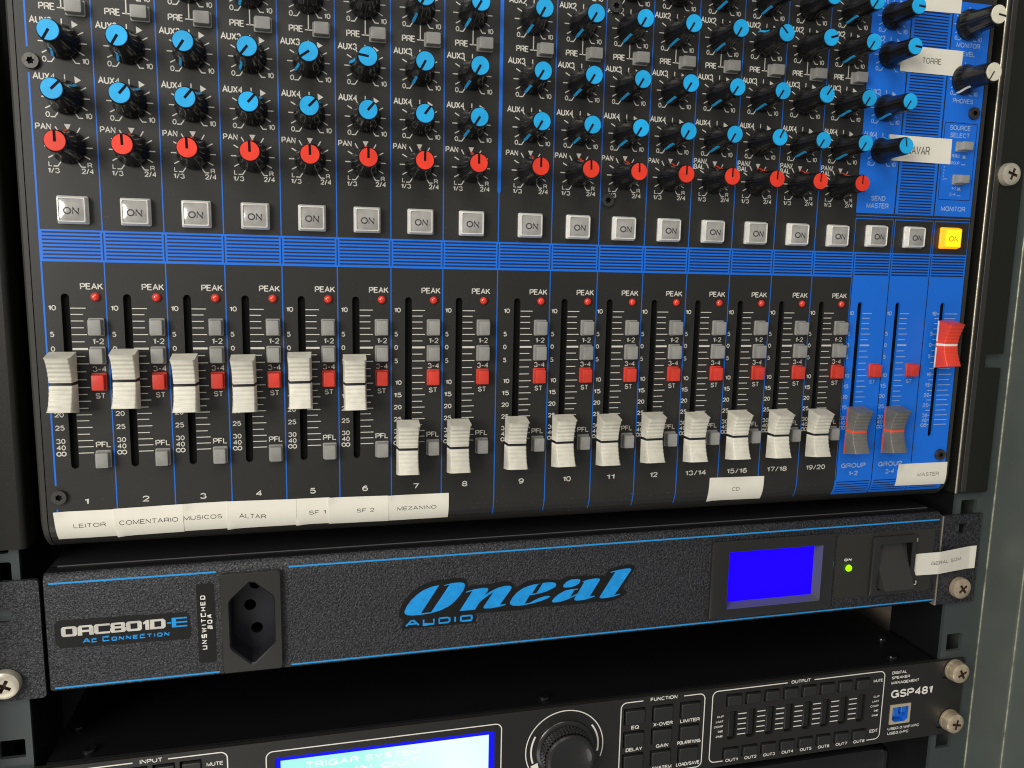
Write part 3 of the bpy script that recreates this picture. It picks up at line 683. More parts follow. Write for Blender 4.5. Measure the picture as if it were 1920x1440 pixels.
# ================================================================== RACK SCREWS
def cross(w, l, rot):
    P_ = [(w, l), (w, w), (l, w), (l, -w), (w, -w), (w, -l), (-w, -l), (-w, -w), (-l, -w), (-l, w), (-w, w), (-w, l)]
    c_, s_ = math.cos(rot), math.sin(rot); return [(a * c_ - b_ * s_, a * s_ + b_ * c_) for a, b_ in P_]
def rack_screw(x, y, d, m, r, h, rot, label, washer=False):
    b = MB([m, m_rust]); L = circ(0, 0, r * 0.72, 32)
    b.loft([(circ(0, 0, r, 32), 0), (circ(0, 0, r, 32), -h * 0.55), (circ(0, 0, r * 0.93, 32), -h * 0.85), (L, -h)], 0, cap1=False)
    cr = cross(0.7, 2.9, rot); b.fill(L, -h, 0, [cr]); b.walls(cr, -h, -h + 1.6, 1); b.fill(cr, -h + 1.6, 1)
    if washer: b.loft([(circ(0, 0, r * 1.02, 32), 0.02), (circ(0, 0, r * 1.02, 32), -1.2), (circ(0, 0, r * 0.9, 32), -1.25)], 0, cap1=False)
    o = obj('rack_screw', b.mesh('rack_screw', smooth=40), (x, y, d)); tag(o, label, 'screw', 'cross head rack screws'); return o
rack_screw(442.3, 1.4, -52.9, m_nickel, 5.7, 3.6, 0.3, 'shiny nickel cross head screw on the right ear of the mixing console')
rack_screw(440.9, 2.6, 167.0, m_brass, 5.9, 3.6, 0.9, 'brassy worn cross head screw below the paper label at the right')
rack_screw(-23.5, 2.6, 170.0, m_nickel, 6.0, 3.4, 0.5, 'pale cross head screw at the left edge, on the textured ear')
rack_screw(444.0, 2.6, 215.6, m_brass, 5.9, 6.2, 1.1, 'upper of the two cross head screws at the right end of the lowest faceplate', True)
rack_screw(444.0, 2.6, 245.6, m_brass, 5.9, 6.2, 0.2, 'lower of the two cross head screws at the right end of the lowest faceplate', True)

# ================================================================== POWER CONDITIONER (wrinkle-painted unit)
PC = obj('power_conditioner', None, (207, 60, 173.4))
tag(PC, 'dark wrinkle painted power unit with a blue script logo, socket and glowing blue screen', 'power unit')
PC.rotation_euler = (0, -0.0035, 0)
# local d = d + .0035 (x-88); base at x=207 sits at d 173.4 world, i.e. 173.8 local
BASE[PC.name] = (207, 60, 173.8)
FY = -2.0
b = MB([m_wrk, m_dark, m_bezin])
bd0, bd1, bx0, bx1 = 123.2, 173.6, -6.6, 422.0
# section: front face, rounded top edge, top plate, bottom
pts = [(FY, bd1 - 1.0), (FY, bd0 + 4.0)] + [(FY + 4.0 * (1 - math.cos(a)), bd0 + 4.0 - 4.0 * math.sin(a)) for a in [math.pi / 2 * k / 8 for k in range(1, 9)]] + [(6.4, bd0), (6.8, bd0 + 0.35), (7.2, bd0), (150, bd0), (150, bd1), (FY + 1.0, bd1)]
n = len(pts); mi = [0] * 7 + [1] * (n - 7)
rows = [(bx0, 1.6), (bx0 + 0.5, 0.5), (bx0 + 1.6, 0.0), (bx1 - 1.6, 0.0), (bx1 - 0.5, 0.5), (bx1, 1.6)]
V = []
for xx, ins in rows:
    for y, d in pts: V.append((xx, min(y + ins, 150) if y < 20 else y, min(max(d, bd0 + ins * 0.6), bd1 - ins * 0.6)))
for q in range(len(rows) - 1):
    for i in range(n):
        if q == 2 and i == 0:
            hx = [(72.2, 131.4), (74.4, 131.6), (81.6, 137.9), (82.4, 139.6), (82.5, 159.4), (82.0, 160.9), (73.8, 168.6), (72.2, 168.8), (64.4, 161.6), (63.6, 160.0), (63.6, 140.2), (64.3, 138.7)]
            b.fill([(bx0 + 1.6, bd0 + 4.0), (bx1 - 1.6, bd0 + 4.0), (bx1 - 1.6, bd1 - 1.0), (bx0 + 1.6, bd1 - 1.0)], FY, 0, [hx, [(296, 135.2), (349.3, 135.2), (349.3, 165.1), (296, 165.1)], [(382.8, 137.4), (402.5, 137.4), (402.5, 162.6), (382.8, 162.6)]])
            continue
        b.add([V[q * n + i], V[q * n + (i + 1) % n], V[(q + 1) * n + (i + 1) % n], V[(q + 1) * n + i]], [(0, 1, 2, 3)], mi[i])
b.add(V[:n], [tuple(range(n))], 0); b.add(V[-n:], [tuple(range(n))], 0)
b.box(-3, 419, 6.3, 6.75, 122.95, 123.3, 2)  # pale strip paints the highlight along the cover seam
part('housing', b, PC, smooth=40)
# top seam screws on the cover
ts = MB([m_screw]);
for x in (25, 208, 410): ts.loft([([(x + 2.6 * math.cos(2 * math.pi * k / 16), bd0 - 0.0) for k in range(16)], 0)], cap1=False) if False else None
# stripes and badges are thin films on the face
st = MB([m_line])
for x0, x1, d0, d1 in ((-4.2, 58.9, 126.75, 127.5), (88.3, 420.0, 126.75, 127.5), (-4.4, 58.9, 171.4, 172.1), (88.5, 420.6, 171.4, 172.1)): st.rect(x0, x1, d0, d1, -FY + 0.06)
part('trim_stripe', st, PC)
# stroke lettering for the squarish techno face: unit cell 0..1 x 0..1, d down
ST = {'A': [[(0, 1), (0.42, 0), (0.58, 0), (1, 1)], [(0.2, 0.66), (0.8, 0.66)]], 'U': [[(0, 0), (0, 1), (1, 1), (1, 0)]], 'D': [[(0, 0), (0.8, 0), (1, 0.2), (1, 0.8), (0.8, 1), (0, 1), (0, 0)]],
      'I': [[(0.5, 0), (0.5, 1)]], 'O': [[(0.06, 0), (0.94, 0), (1, 0.1), (1, 0.9), (0.94, 1), (0.06, 1), (0, 0.9), (0, 0.1), (0.06, 0)]], 'C': [[(1, 0.15), (1, 0), (0, 0), (0, 1), (1, 1), (1, 0.85)]],
      'N': [[(0, 1), (0, 0), (1, 1), (1, 0)]], 'E': [[(1, 0), (0, 0), (0, 1), (1, 1)], [(0, 0.5), (0.85, 0.5)]], 'T': [[(0, 0), (1, 0)], [(0.5, 0), (0.5, 1)]], 'S': [[(1, 0.12), (1, 0), (0, 0), (0, 0.5), (1, 0.5), (1, 1), (0, 1), (0, 0.88)]],
      'W': [[(0, 0), (0.25, 1), (0.5, 0.1), (0.75, 1), (1, 0)]], 'H': [[(0, 0), (0, 1)], [(1, 0), (1, 1)], [(0, 0.5), (1, 0.5)]], '2': [[(0, 0), (1, 0), (1, 0.5), (0, 0.5), (0, 1), (1, 1)]], '0': [[(0.06, 0), (0.94, 0), (1, 0.1), (1, 0.9), (0.94, 1), (0.06, 1), (0, 0.9), (0, 0.1), (0.06, 0)]]}
def stroke(mb, ch, x0, x1, d0, d1, w, off, m=0, mp=flat):
    for k, ln in enumerate(ST[ch]):
        pts_ = [(x0 + w / 2 + (x1 - x0 - w) * a, d0 + w / 2 + (d1 - d0 - w) * b_) for a, b_ in ln]
        mb.path(pts_, w, off + 0.004 * k, m, mp)
def sword(mb, s, x0, x1, d0, d1, w, off, m=0, mp=flat, gap=0.28, small=None):
    units = [0.35 if c in 'I ' else (1.25 if c == 'W' else 1.0) for c in s]
    tot = sum(units) + gap * (len(s) - 1); u = (x1 - x0) / tot; x = x0
    for c, q in zip(s, units):
        if c != ' ': stroke(mb, c, x, x + q * u, d0, d1, w, off, m, mp)
        x += (q + gap) * u
LOGO = {'O': [(153.23,140.89),(149.86,141.32),(146.26,142.56),(143.28,144.43),(140.6,146.86),(138.67,149.52),(137.63,151.78),(137.63,152.57),(138.07,153.3),(138.97,153.8),(140.91,154.14),(144.2,154.2),(149.48,153.84),(154.17,152.79),(158.12,150.99),(160.25,149.27),(162.06,147.36),(163.73,145.12),(164.63,143.44),(165.01,141.89),(164.76,141.14),(164.14,140.64),(162.6,140.35),(159.55,140.32),(155.3,141.06),(155.45,141.33),(157.88,141.12),(149.57,153.38),(144.95,153.51)],
'n': [(165.36,145.42),(165.57,145.02),(169.42,144.18),(173.45,143.88),(175.48,144.15),(175.89,144.73),(175.66,145.45),(174.13,147.57),(176.91,145.88),(180.65,144.34),(183.78,143.8),(186.16,143.94),(186.87,144.71),(186.36,145.96),(181.43,152.74),(184.12,152.56),(184.13,153.11),(180.82,153.72),(177.05,154.08),(174.23,153.92),(173.66,153.38),(174.05,152.45),(178.33,146.33),(175.69,147.77),(172.92,149.77),(171.69,150.95),(169.71,154.05),(162.6,154.02),(168.5,144.89),(165.58,145.5)],
'e': [(200.7,144.17),(197.8,144.25),(194.61,144.89),(191.76,145.94),(189.25,147.67),(187.39,149.77),(186.32,151.62),(186.11,152.26),(186.51,153.1),(187.47,153.68),(190.35,154.11),(193.55,153.91),(197.39,153.44),(201.25,152.65),(204.47,151.62),(205.58,150.9),(205.08,150.53),(203.13,150.45),(199.92,151.22),(196.73,152.57),(195.61,153.12),(193.15,153.38),(195.52,149.45),(198.89,149.1),(203.08,148.39),(206.29,147.19),(207.89,146.35),(208.35,145.4),(208.0,144.55),(206.52,144.0),(203.92,143.82),(201.82,143.94),(198.82,148.67),(196.54,148.79),(199.35,144.51)],
'dot': [(211.81,146.35),(211.96,145.71),(213.39,144.35),(215.66,143.39),(218.29,143.38),(219.96,143.75),(220.24,144.43),(219.53,145.69),(217.74,146.69),(215.45,147.16),(213.15,147.12),(211.99,146.86)],
'a': [(219.12,148.23),(216.14,148.2),(212.87,148.58),(209.64,150.11),(207.4,151.88),(206.46,153.12),(206.58,153.72),(207.79,154.03),(210.41,153.97),(214.0,153.13),(217.59,151.8),(218.4,151.44),(217.46,153.11),(217.65,153.79),(218.82,154.1),(222.31,154.05),(225.96,153.37),(227.71,152.86),(227.6,152.45),(225.09,152.63),(230.05,144.75),(229.62,144.05),(227.94,143.81),(224.28,144.1),(221.32,144.78),(221.33,145.11),(222.25,144.93),(219.03,150.54),(215.35,152.03),(217.42,148.71),(219.13,148.63)],
'l': [(235.23,141.52),(235.38,141.2),(238.91,140.59),(242.28,140.19),(245.01,140.21),(245.71,140.7),(245.41,141.51),(237.57,152.97),(240.44,152.65),(240.46,152.99),(237.76,153.59),(234.05,154.1),(231.02,154.09),(230.06,153.57),(230.3,152.93),(237.75,141.29),(235.4,141.7)]}
STICK = [(134.95,152.95),(135.55,150.49),(137.62,146.6),(141.18,142.84),(145.65,140.09),(151.05,138.66),(160.13,138.15),(165.03,138.71),(165.97,139.59),(166.31,142.47),(170.94,142.23),(176.54,142.39),(181.85,141.55),(186.28,142.08),(187.56,142.99),(188.72,145.35),(190.13,144.5),(194.55,142.29),(202.26,142.12),(207.46,142.87),(210.08,143.25),(214.3,141.96),(219.23,141.88),(229.22,142.53),(232.59,142.97),(234.15,139.94),(239.83,138.57),(245.95,138.38),(247.51,139.0),(247.73,140.02),(241.69,149.9),(243.46,151.4),(243.86,152.78),(239.85,154.78),(234.14,156.28),(229.73,155.55),(219.72,155.97),(208.18,155.91),(200.03,155.49),(192.0,156.38),(178.34,156.08),(169.58,155.9),(170.38,157.59),(169.96,160.46),(160.36,160.49),(148.15,160.4),(136.44,160.19),(136.44,158.77),(137.63,156.67),(135.25,154.55)]
lg = MB([m_stick, m_logo]); fm = lambda x, d, off: (x, FY - off, d)
lg.fill(STICK, FY - 0.10, 0); lg.walls(STICK, FY - 0.10, FY + 0.05, 0)
for g in LOGO.values(): lg.fill(g, FY - 0.16, 1)
for ch, a, b_ in (('A', 137.9, 144.4), ('U', 145.8, 151.2), ('D', 152.9, 158.4), ('I', 159.9, 161.2), ('O', 162.9, 168.6)): stroke(lg, ch, a, b_, 156.25, 159.35, 0.75, 0.16, 1, fm)
part('logo_sticker', lg, PC)
bg_ = MB([m_stick, m_silver, m_logo])
L = [(-1.6, 143.0 - 0.3), (46.5, 143.6), (48.0, 145.0), (48.2, 154.5), (47, 155.6), (-1.0, 154.8), (-3.0, 153.2), (-3.2, 144.5)]
bg_.fill(L, FY - 0.08, 0)
def heavy(pts_lists, x0, x1, d0, d1, m):
    for outer, holes in pts_lists: bg_.fill([(x0 + (x1 - x0) * a, d0 + (d1 - d0) * b_) for a, b_ in outer], FY - 0.13, m, [[(x0 + (x1 - x0) * a, d0 + (d1 - d0) * b_) for a, b_ in h_] for h_ in holes])
RO = [(0.12, 0), (0.88, 0), (1, 0.16), (1, 0.84), (0.88, 1), (0.12, 1), (0, 0.84), (0, 0.16)]; IH = [(0.28, 0.22), (0.72, 0.22), (0.72, 0.78), (0.28, 0.78)]
H = {'O': [(RO, [IH])], 'A': [([(0, 1), (0, 0.2), (0.12, 0), (0.88, 0), (1, 0.2), (1, 1), (0.72, 1), (0.72, 0.68), (0.28, 0.68), (0.28, 1)], [[(0.28, 0.2), (0.72, 0.2), (0.72, 0.46), (0.28, 0.46)]])],
     'C': [([(0.12, 0), (1, 0), (1, 0.2), (0.28, 0.2), (0.28, 0.8), (1, 0.8), (1, 1), (0.12, 1), (0, 0.84), (0, 0.16)], [])], '8': [([(0.1, 0), (0.9, 0), (0.97, 0.14), (0.97, 0.38), (0.92, 0.46), (1, 0.56), (1, 0.86), (0.9, 1), (0.1, 1), (0, 0.86), (0, 0.56), (0.08, 0.46), (0.03, 0.38), (0.03, 0.14)], [[(0.29, 0.2), (0.71, 0.2), (0.71, 0.38), (0.29, 0.38)], [(0.29, 0.6), (0.71, 0.6), (0.71, 0.8), (0.29, 0.8)]])],
     '1': [([(0, 0.22), (0.55, 0), (1, 0), (1, 1), (0.35, 1), (0.35, 0.35), (0, 0.42)], [])], 'D': [([(0, 0), (0.86, 0), (1, 0.18), (1, 0.82), (0.86, 1), (0, 1)], [IH])],
     'E': [([(0, 0), (1, 0), (1, 0.16), (0.28, 0.16), (0.28, 0.42), (1, 0.42), (1, 0.58), (0.28, 0.58), (0.28, 0.84), (1, 0.84), (1, 1), (0, 1)], [])], '-': [([(0, 0.42), (1, 0.42), (1, 0.56), (0, 0.56)], [])]}
for ch, a, b_, m in (('O', -0.75, 5.1, 1), ('A', 5.3, 11.2, 1), ('C', 11.35, 17.3, 1), ('8', 17.4, 23.3, 1), ('O', 23.4, 29.4, 1), ('1', 29.9, 32.2, 1), ('D', 32.5, 38.5, 1), ('-', 39.1, 40.7, 2), ('E', 40.9, 46.9, 2)):
    heavy(H[ch], a, b_, 145.7 + 0.0, 149.95, m)
stroke(bg_, 'A', 7.0, 9.7, 151.3, 153.3, 0.42, 0.13, 2, fm); stroke(bg_, 'C', 10.2, 12.2, 151.7, 153.3, 0.42, 0.13, 2, fm)
stroke(bg_, 'C', 14.3, 16.9, 151.2, 153.3, 0.42, 0.13, 2, fm); sword(bg_, 'ONNECTION', 17.7, 39.8, 151.7, 153.4, 0.42, 0.13, 2, fm)
part('model_badge', bg_, PC)
us = MB([m_stick, m_white]); us.fill(rrect(50.9, 58.0, 131.9, 167.0, 0.9), FY - 0.08, 0)
rot_ = lambda u, v, off: (v, FY - off, 161.0 - u)      # text running upwards
sword(us, 'UNSWITCHED', 0, 24.0, 52.4, 54.35, 0.36, 0.13, 1, rot_, gap=0.45)
rot2 = lambda u, v, off: (v, FY - off, 152.1 - u)
sword(us, '20A', 0, 6.6, 54.85, 56.7, 0.36, 0.13, 1, rot2, gap=0.45)
part('rating_badge', us, PC)
# power socket
so = MB([m_socket, m_sockhole, m_void, m_bright])
outer = rrect(60.4, 85.2, 127.7, 171.9, 1.6, 5); ins = rrect(60.9, 84.7, 128.2, 171.4, 1.3, 5)
hexa = [(72.2, 131.4), (74.4, 131.6), (81.6, 137.9), (82.4, 139.6), (82.5, 159.4), (82.0, 160.9), (73.8, 168.6), (72.2, 168.8), (64.4, 161.6), (63.6, 160.0), (63.6, 140.2), (64.3, 138.7)]
so.loft([(outer, FY), (outer, FY - 2.0), (ins, FY - 2.6)], 0, cap1=False); so.fill(ins, FY - 2.6, 0, [hexa])
cxh, cyh = 73.0, 150.1; h2 = [(cxh + (a - cxh) * 0.94, cyh + (b_ - cyh) * 0.96) for a, b_ in hexa]; h3 = [(cxh + (a - cxh) * 0.9, cyh + (b_ - cyh) * 0.93) for a, b_ in hexa]
so.loft([(hexa, FY - 2.6), (h2, FY - 1.9), (h3, FY + 9)], 1, cap1=False)
hl_ = [circ(73.8, 136.9, 2.5, 20), circ(71.4, 146.6, 2.5, 20), circ(74.0, 157.4, 2.5, 20)]
so.fill(h3, FY + 9, 1, hl_)
for q in hl_: so.walls(q, FY + 9, FY + 20, 2); so.fill(q, FY + 20, 2)
part('power_socket', so, PC, smooth=35)
# display
dp = MB([m_bezel, m_bezin, m_lcd])
o1 = rrect(287.4, 356.2, 129.9, 169.9, 1.4, 4); o2 = rrect(288.6, 355.2, 131.1, 168.9, 0.8, 4)
i1 = [(296.4, 135.4), (348.9, 135.4), (348.9, 164.9), (296.4, 164.9)]
i2 = [(297.6, 136.8), (347.7, 136.8), (347.7, 163.6), (297.6, 163.6)]
dp.loft([(o1, FY + 0.1), (o1, FY - 1.6), (o2, FY - 2.2)], 0, cap1=False); dp.fill(o2, FY - 2.2, 0, [i1])
dp.loft([(i1, FY - 2.2), (i2, FY + 3.4)], 1, cap1=False)
part('display_bezel', dp, PC, smooth=35)
sc_ = MB([m_lcd]); sc_.box(296.8, 348.2, FY + 3.3, FY + 4.3, 136.2, 164.2); part('screen', sc_, PC)
# switch plate, lamp and rocker
pt = MB([m_plate, m_white]); pt.fill(rrect(358.2, 417.4, 131.7, 165.8, 2.0), FY - 0.08, 0, [[(382.8, 137.4), (402.5, 137.4), (402.5, 162.6), (382.8, 162.6)]])
for ch, a, b_ in (('O', 363.5, 365.4), ('N', 365.9, 367.8)): stroke(pt, ch, a, b_, 144.5, 145.85, 0.38, 0.13, 1, fm)
pt.rect(406.9, 407.4, 136.3, 138.3, -FY + 0.13, 1); pt.path([(406.7, 161.3), (406.7, 162.1), (408.5, 162.1), (408.7, 161.5), (408.7, 160.3), (408.0, 160.2)], 0.45, -FY + 0.13, 1)
part('switch_plate', pt, PC)
gl = MB([m_green]); V, F = dome(1.75, 1.5, 20, 5); gl.add([(x + 366.2, y + FY, d + 149.6) for x, y, d in V], F); part('power_light', gl, PC, smooth=60, label='glowing green indicator lamp')
sw = MB([m_bezel, m_void]); fo = rrect(379.0, 405.6, 133.7, 165.5, 0.8, 3); fo2 = rrect(379.8, 404.8, 134.5, 164.7, 0.5, 3); fi = [(383.0, 137.6), (402.3, 137.6), (402.3, 162.4), (383.0, 162.4)]
sw.loft([(fo, FY), (fo, FY - 1.7), (fo2, FY - 2.3)], 0, cap1=False); sw.fill(fo2, FY - 2.3, 0, [fi]); sw.walls(fi, FY - 2.3, FY + 4, 1); sw.fill(fi, FY + 4, 1)
swo = part('switch_frame', sw, PC, smooth=35)
rk = MB([m_rocker]); prof_ = []
N = 14
for q in range(N + 1):
    t_ = q / N; prof_.append((FY + 1.6 - 9.0 * t_ ** 1.6, 138.0 + 23.0 * t_))
prof_ += [(FY + 1.0, 161.8), (FY + 4, 161.8), (FY + 4, 138.0)]
n = len(prof_); V = [(383.5, y, d) for y, d in prof_] + [(401.9, y, d) for y, d in prof_]
rk.add(V, [(i, (i + 1) % n, n + (i + 1) % n, n + i) for i in range(n)] + [tuple(range(n)), tuple(range(n, 2 * n))]); part('rocker', rk, swo, BASE[PC.name], smooth=30)
# ears
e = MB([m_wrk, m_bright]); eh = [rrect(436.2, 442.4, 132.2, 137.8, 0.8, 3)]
eo = [(427.2, 127.3), (452.3, 127.3), (452.3, 177.6), (427.2, 177.6)]
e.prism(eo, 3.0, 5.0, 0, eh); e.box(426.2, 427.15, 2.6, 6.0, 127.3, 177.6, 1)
part('rack_ear', e, PC)
e = MB([m_wrk]); e.prism(rrect(-42, -9.3, 126.9, 177.9, 1.5, 4), 3.0, 5.0, 0, [rrect(-36, -19.8, 138.5, 144, 1.0, 3)]); part('rack_ear', e, PC)

# ================================================================== SPEAKER PROCESSOR (lowest faceplate)
GP = obj('speaker_processor', None, (215, 100, 254.6)); tag(GP, 'flat black speaker processor with cyan lit screen, round dial and rows of output keys', 'audio processor')
GY = 3.0
b = MB([m_gsp, m_white, m_void])
keys = []
for i in range(8):
    keys.append((304.8 + 11.03 * i, 312.6 + 11.03 * i, 215.6, 220.8)); keys.append((304.5 + 11.1 * i, 312.5 + 11.1 * i, 245.4, 250.3))
for c in (248.4, 263.6, 278.8):
    for d in (216.8, 229.2, 241.3): keys.append((c, c + 10.2, d, d + 7.2))
keys += [(30.5, 38.3, 215.6, 220.8), (41.5, 49.2, 215.6, 220.8), (19.5, 27.3, 215.6, 220.8)]
holes = [rrect(a - 1.0, b_ + 0.3, c - 1.3, d + 0.3, 0.3, 2) for a, b_, c, d in keys]
lcdh = rrect(80.2, 181.6, 218.4, 252, 1.2, 3); usbh = rrect(404.6, 418.0, 232.5, 244.3, 0.3, 2)
slots = [rrect(436.2, 445, 215.9, 220.9, 2.4, 4), rrect(436.2, 445, 246.0, 251.0, 2.4, 4)]
bars = [rrect(305.7 + 11.1 * i, 310.6 + 11.1 * i, 224.0, 240.0, 1.2, 3) for i in range(8)]
b.prism([(-28, 210.1), (451.5, 210.1), (451.5, 254.6), (-28, 254.6)], GY, GY + 2.6, 0, holes + [lcdh, usbh] + slots + bars, back=False)
gm = lambda x, d, off: (x, GY - off, d)
def GT(t, x0, x1, d0, d1, bold=0.0): b.text(t, x0, x1, d0, d1, 0.05, 1, gm, bold)
GT('INPUT', 24.6, 34.0 - 0.3, 211.3, 213.2); GT('MUTE', 51.5, 58.4, 216.4, 218.2); GT('FUNCTION', 261.5, 276.1, 211.1, 213.0, 0.1); GT('OUTPUT', 341.4, 352.9, 210.9, 212.7, 0.1)
arc_ = lambda cx_, cy_, r_, a0, a1, n=6: [(cx_ + r_ * math.cos(math.radians(a0 + (a1 - a0) * k / n)), cy_ + r_ * math.sin(math.radians(a0 + (a1 - a0) * k / n))) for k in range(n + 1)]
def frame(x0, x1, d0, d1, g0, g1, r_=3.0, b0=None, b1=None):
    up_l = arc_(x0 + r_, d0 + r_, r_, 180, 270); up_r = arc_(x1 - r_, d0 + r_, r_, 270, 360); lo_r = arc_(x1 - r_, d1 - r_, r_, 0, 90); lo_l = arc_(x0 + r_, d1 - r_, r_, 90, 180)
    b.path([(g1, d0)] + up_r + lo_r + [(b1 if b1 else (x0 + x1) / 2, d1)], 0.5, 0.05, 1, gm)
    b.path([(g0, d0)] + up_l[::-1] + lo_l[::-1] + [(b0 if b0 else (x0 + x1) / 2, d1)], 0.5, 0.05, 1, gm)
frame(245.8, 291.6, 212.2, 252.8, 257.5, 279.8); frame(296.0, 399.2, 211.9, 251.6, 339.2, 355.3, 3.0, 304, 391.2); frame(-20, 60.2, 212.3, 262, 21.8, 36.0); frame(76.5, 184.6, 215.0, 262, 130, 130.1)
for t, a, c, d0 in (('EQ', 251.7, 255.8, 225.0), ('X-OVER', 263.6, 274.2, 225.0), ('LIMITER', 278.4, 289.3, 225.0), ('DELAY', 249.2, 258.1, 237.0), ('GAIN', 265.6, 272.4, 237.0), ('POLARITY/NG', 277.4, 290.4, 237.0), ('MODE', 249.5, 257.9, 249.2), ('SYSTEM', 264.0, 274.8, 249.2), ('LOAD/SAVE', 277.4, 290.5, 249.1)): GT(t, a, c, d0, d0 + 1.95, 0.08)
for i in range(8): GT('OUT%d' % (i + 1), 305.5 + 11.05 * i, 312.6 + 11.05 * i, 250.75, 252.5, 0.15)
GT('EDIT', 392.7, 398.0, 245.6, 247.5); GT('MUTE', 392.4, 398.2, 216.2, 217.9)
for q, t in enumerate(('CLIP', 'LIMIT', 'COMP', '0dB', '-24dB')):
    w_ = (3.7, 4.2, 5.2, 2.8, 4.3)[q]; d0 = 225.75 + 2.76 * q
    GT(t, 302.9 - w_, 302.9, d0, d0 + 1.15, 0.1); GT(t, 397.0 - w_, 397.0, d0, d0 + 1.15, 0.1)
for i in range(7):
    for q in range(5): b.rect(311.3 + 11.1 * i, 316.1 + 11.1 * i, 225.75 + 2.87 * q, 226.2 + 2.87 * q, 0.05, 1, gm)
GT('DIGITAL', 403.9, 413.3, 212.8, 214.5, 0.15); GT('SPEAKER', 403.9, 415.6, 215.8, 217.4, 0.15); GT('MANAGEMENT', 403.9, 421.9, 218.7, 220.4, 0.15); GT('GSP481', 404.4, 431.2, 223.9, 228.6, 0.22)
GT('USB3.0:WIFI/PC', 404.3, 425.0, 246.0, 247.6, 0.1); GT('USB2.0:PC', 404.4, 418.3, 248.8, 250.4, 0.1)
# dial legend
cx0, cy0 = 216.8, 232.3
b.path(arc_(cx0, cy0, 19.9, 130, 380, 48), 0.5, 0.05, 1, gm)
b.path(arc_(cx0, cy0, 17.2, 208, 160, 14), 0.85, 0.05, 1, gm); b.path(arc_(cx0, cy0, 17.4, -38, 12, 14), 0.85, 0.05, 1, gm)
a = math.radians(150); b.tri([(cx0 + 19.0 * math.cos(a + .12), cy0 + 19.0 * math.sin(a + .12)), (cx0 + 15.0 * math.cos(a + .12), cy0 + 15.0 * math.sin(a + .12)), (cx0 + 17 * math.cos(a - .22), cy0 + 17 * math.sin(a - .22))], 0.06, 1, gm)
b.path([(234.0, 247.2)] + arc_(236.4, 249.6, 2.2, 270, 360, 5) + [(238.6, 256)], 0.5, 0.05, 1, gm)
part('faceplate', b, GP)
c = MB([m_cover]); c.prism([(-12, 209.3), (431, 209.3), (431, 253.8), (-12, 253.8)], GY + 9, 200, 0); c.box(-12, 431, GY + 2.7, GY + 9.2, 209.3, 210.0); part('cover', c, GP)
m_screw_, m_screw = m_screw, m_gloss
tsm = torx(); m_screw = m_screw_
for nm, xs, y in (('cover_screw', (3.2, 207.9, 409.5), 11.0), ('cover_screw', (-6.1, 418.7), 30.5)):
    for x in xs:
        o = obj(nm, tsm, (x, y, 209.2), GP); o.rotation_euler = (math.radians(-90), 0, 0)
KEYM = {}
for a_, b_, c_, d_ in keys:
    k = (round(b_ - a_, 1), round(d_ - c_, 1))
    if k not in KEYM:
        q = MB([m_key]); w, h = k; f0 = rrect(-w / 2, w / 2, -h / 2, h / 2, 0.4, 2); f1 = rrect(-w / 2 + 0.3, w / 2 - 0.3, -h / 2 + 0.3, h / 2 - 0.3, 0.3, 2)
        q.loft([(f0, 2.4), (f0, -0.5), (f1, -0.8)]); KEYM[k] = q.mesh('key', smooth=35)
    obj('key', KEYM[k], ((a_ + b_) / 2, GY, (c_ + d_) / 2), GP)
lm = MB([m_lens]); f = lambda s: rrect(-2.4 + s, 2.4 - s, -7.95 + s, 7.95 - s, 1.2 - s * 0.5, 4)
lm.loft([(f(0.35), 2.5), (f(0.35), 1.4), (f(0.8), 0.9), (f(1.4), 0.75)]); LM = lm.mesh('level_meter', smooth=40)
for i in range(8): obj('level_meter', LM, (308.15 + 11.1 * i, GY, 232.0), GP)
q = MB([m_lcdblue, m_cyanlcd, m_lcdtext])
q.walls(lcdh, GY + 2.6, GY + 3.2, 0); q.fill(lcdh, GY + 3.2, 0)  # recess walls glow too: painted spill of the screen's blue light
q.fill([(82.5, 222.0), (179.1, 222.0), (179.1, 252), (82.5, 252)], GY + 3.1, 1)
lm_ = lambda x, d, off: (x, GY + 3.1 - off, d)
q.text('TRIGAR SYSTEM', 93.4, 146.0, 224.2, 227.4, 0.05, 2, lm_, 0.3, 0.17); q.text('48 IN OUT', 101.0, 146.0, 229.0, 232.2, 0.05, 2, lm_, 0.3, 0.17)
part('screen', q, GP)
# rotary dial
d_ = MB([m_bezel]); d_.loft([(circ(cx0, cy0, 14.9, 48), GY), (circ(cx0, cy0, 14.9, 48), GY - 1.0), (circ(cx0, cy0, 14.2, 48), GY - 1.6), (circ(cx0, cy0, 12.6, 48), GY - 1.8)]); 
V = []; F = []; NK = 176; zs = [1.8 + 0.45 * q_ for q_ in range(15)]
for qi, z in enumerate(zs):
    for i in range(NK):
        th = 2 * math.pi * i / NK; rr = 12.2 + (0.75 if (i % 4 in (1, 2) and qi % 4 in (1, 2)) else 0.0); V.append((cx0 + rr * math.cos(th), GY - z, cy0 + rr * math.sin(th)))
for qi in range(len(zs) - 1): F += [(qi * NK + i, qi * NK + (i + 1) % NK, (qi + 1) * NK + (i + 1) % NK, (qi + 1) * NK + i) for i in range(NK)]
d_.add(V, F)
d_.loft([(circ(cx0, cy0, 12.3, 48), GY - 8.2), (circ(cx0, cy0, 12.4, 48), GY - 9.2), (circ(cx0, cy0, 11.7, 48), GY - 10.1), (circ(cx0, cy0, 10.4, 48), GY - 10.4), (circ(cx0, cy0, 9.8, 48), GY - 10.0)])
part('dial', d_, GP, smooth=35)
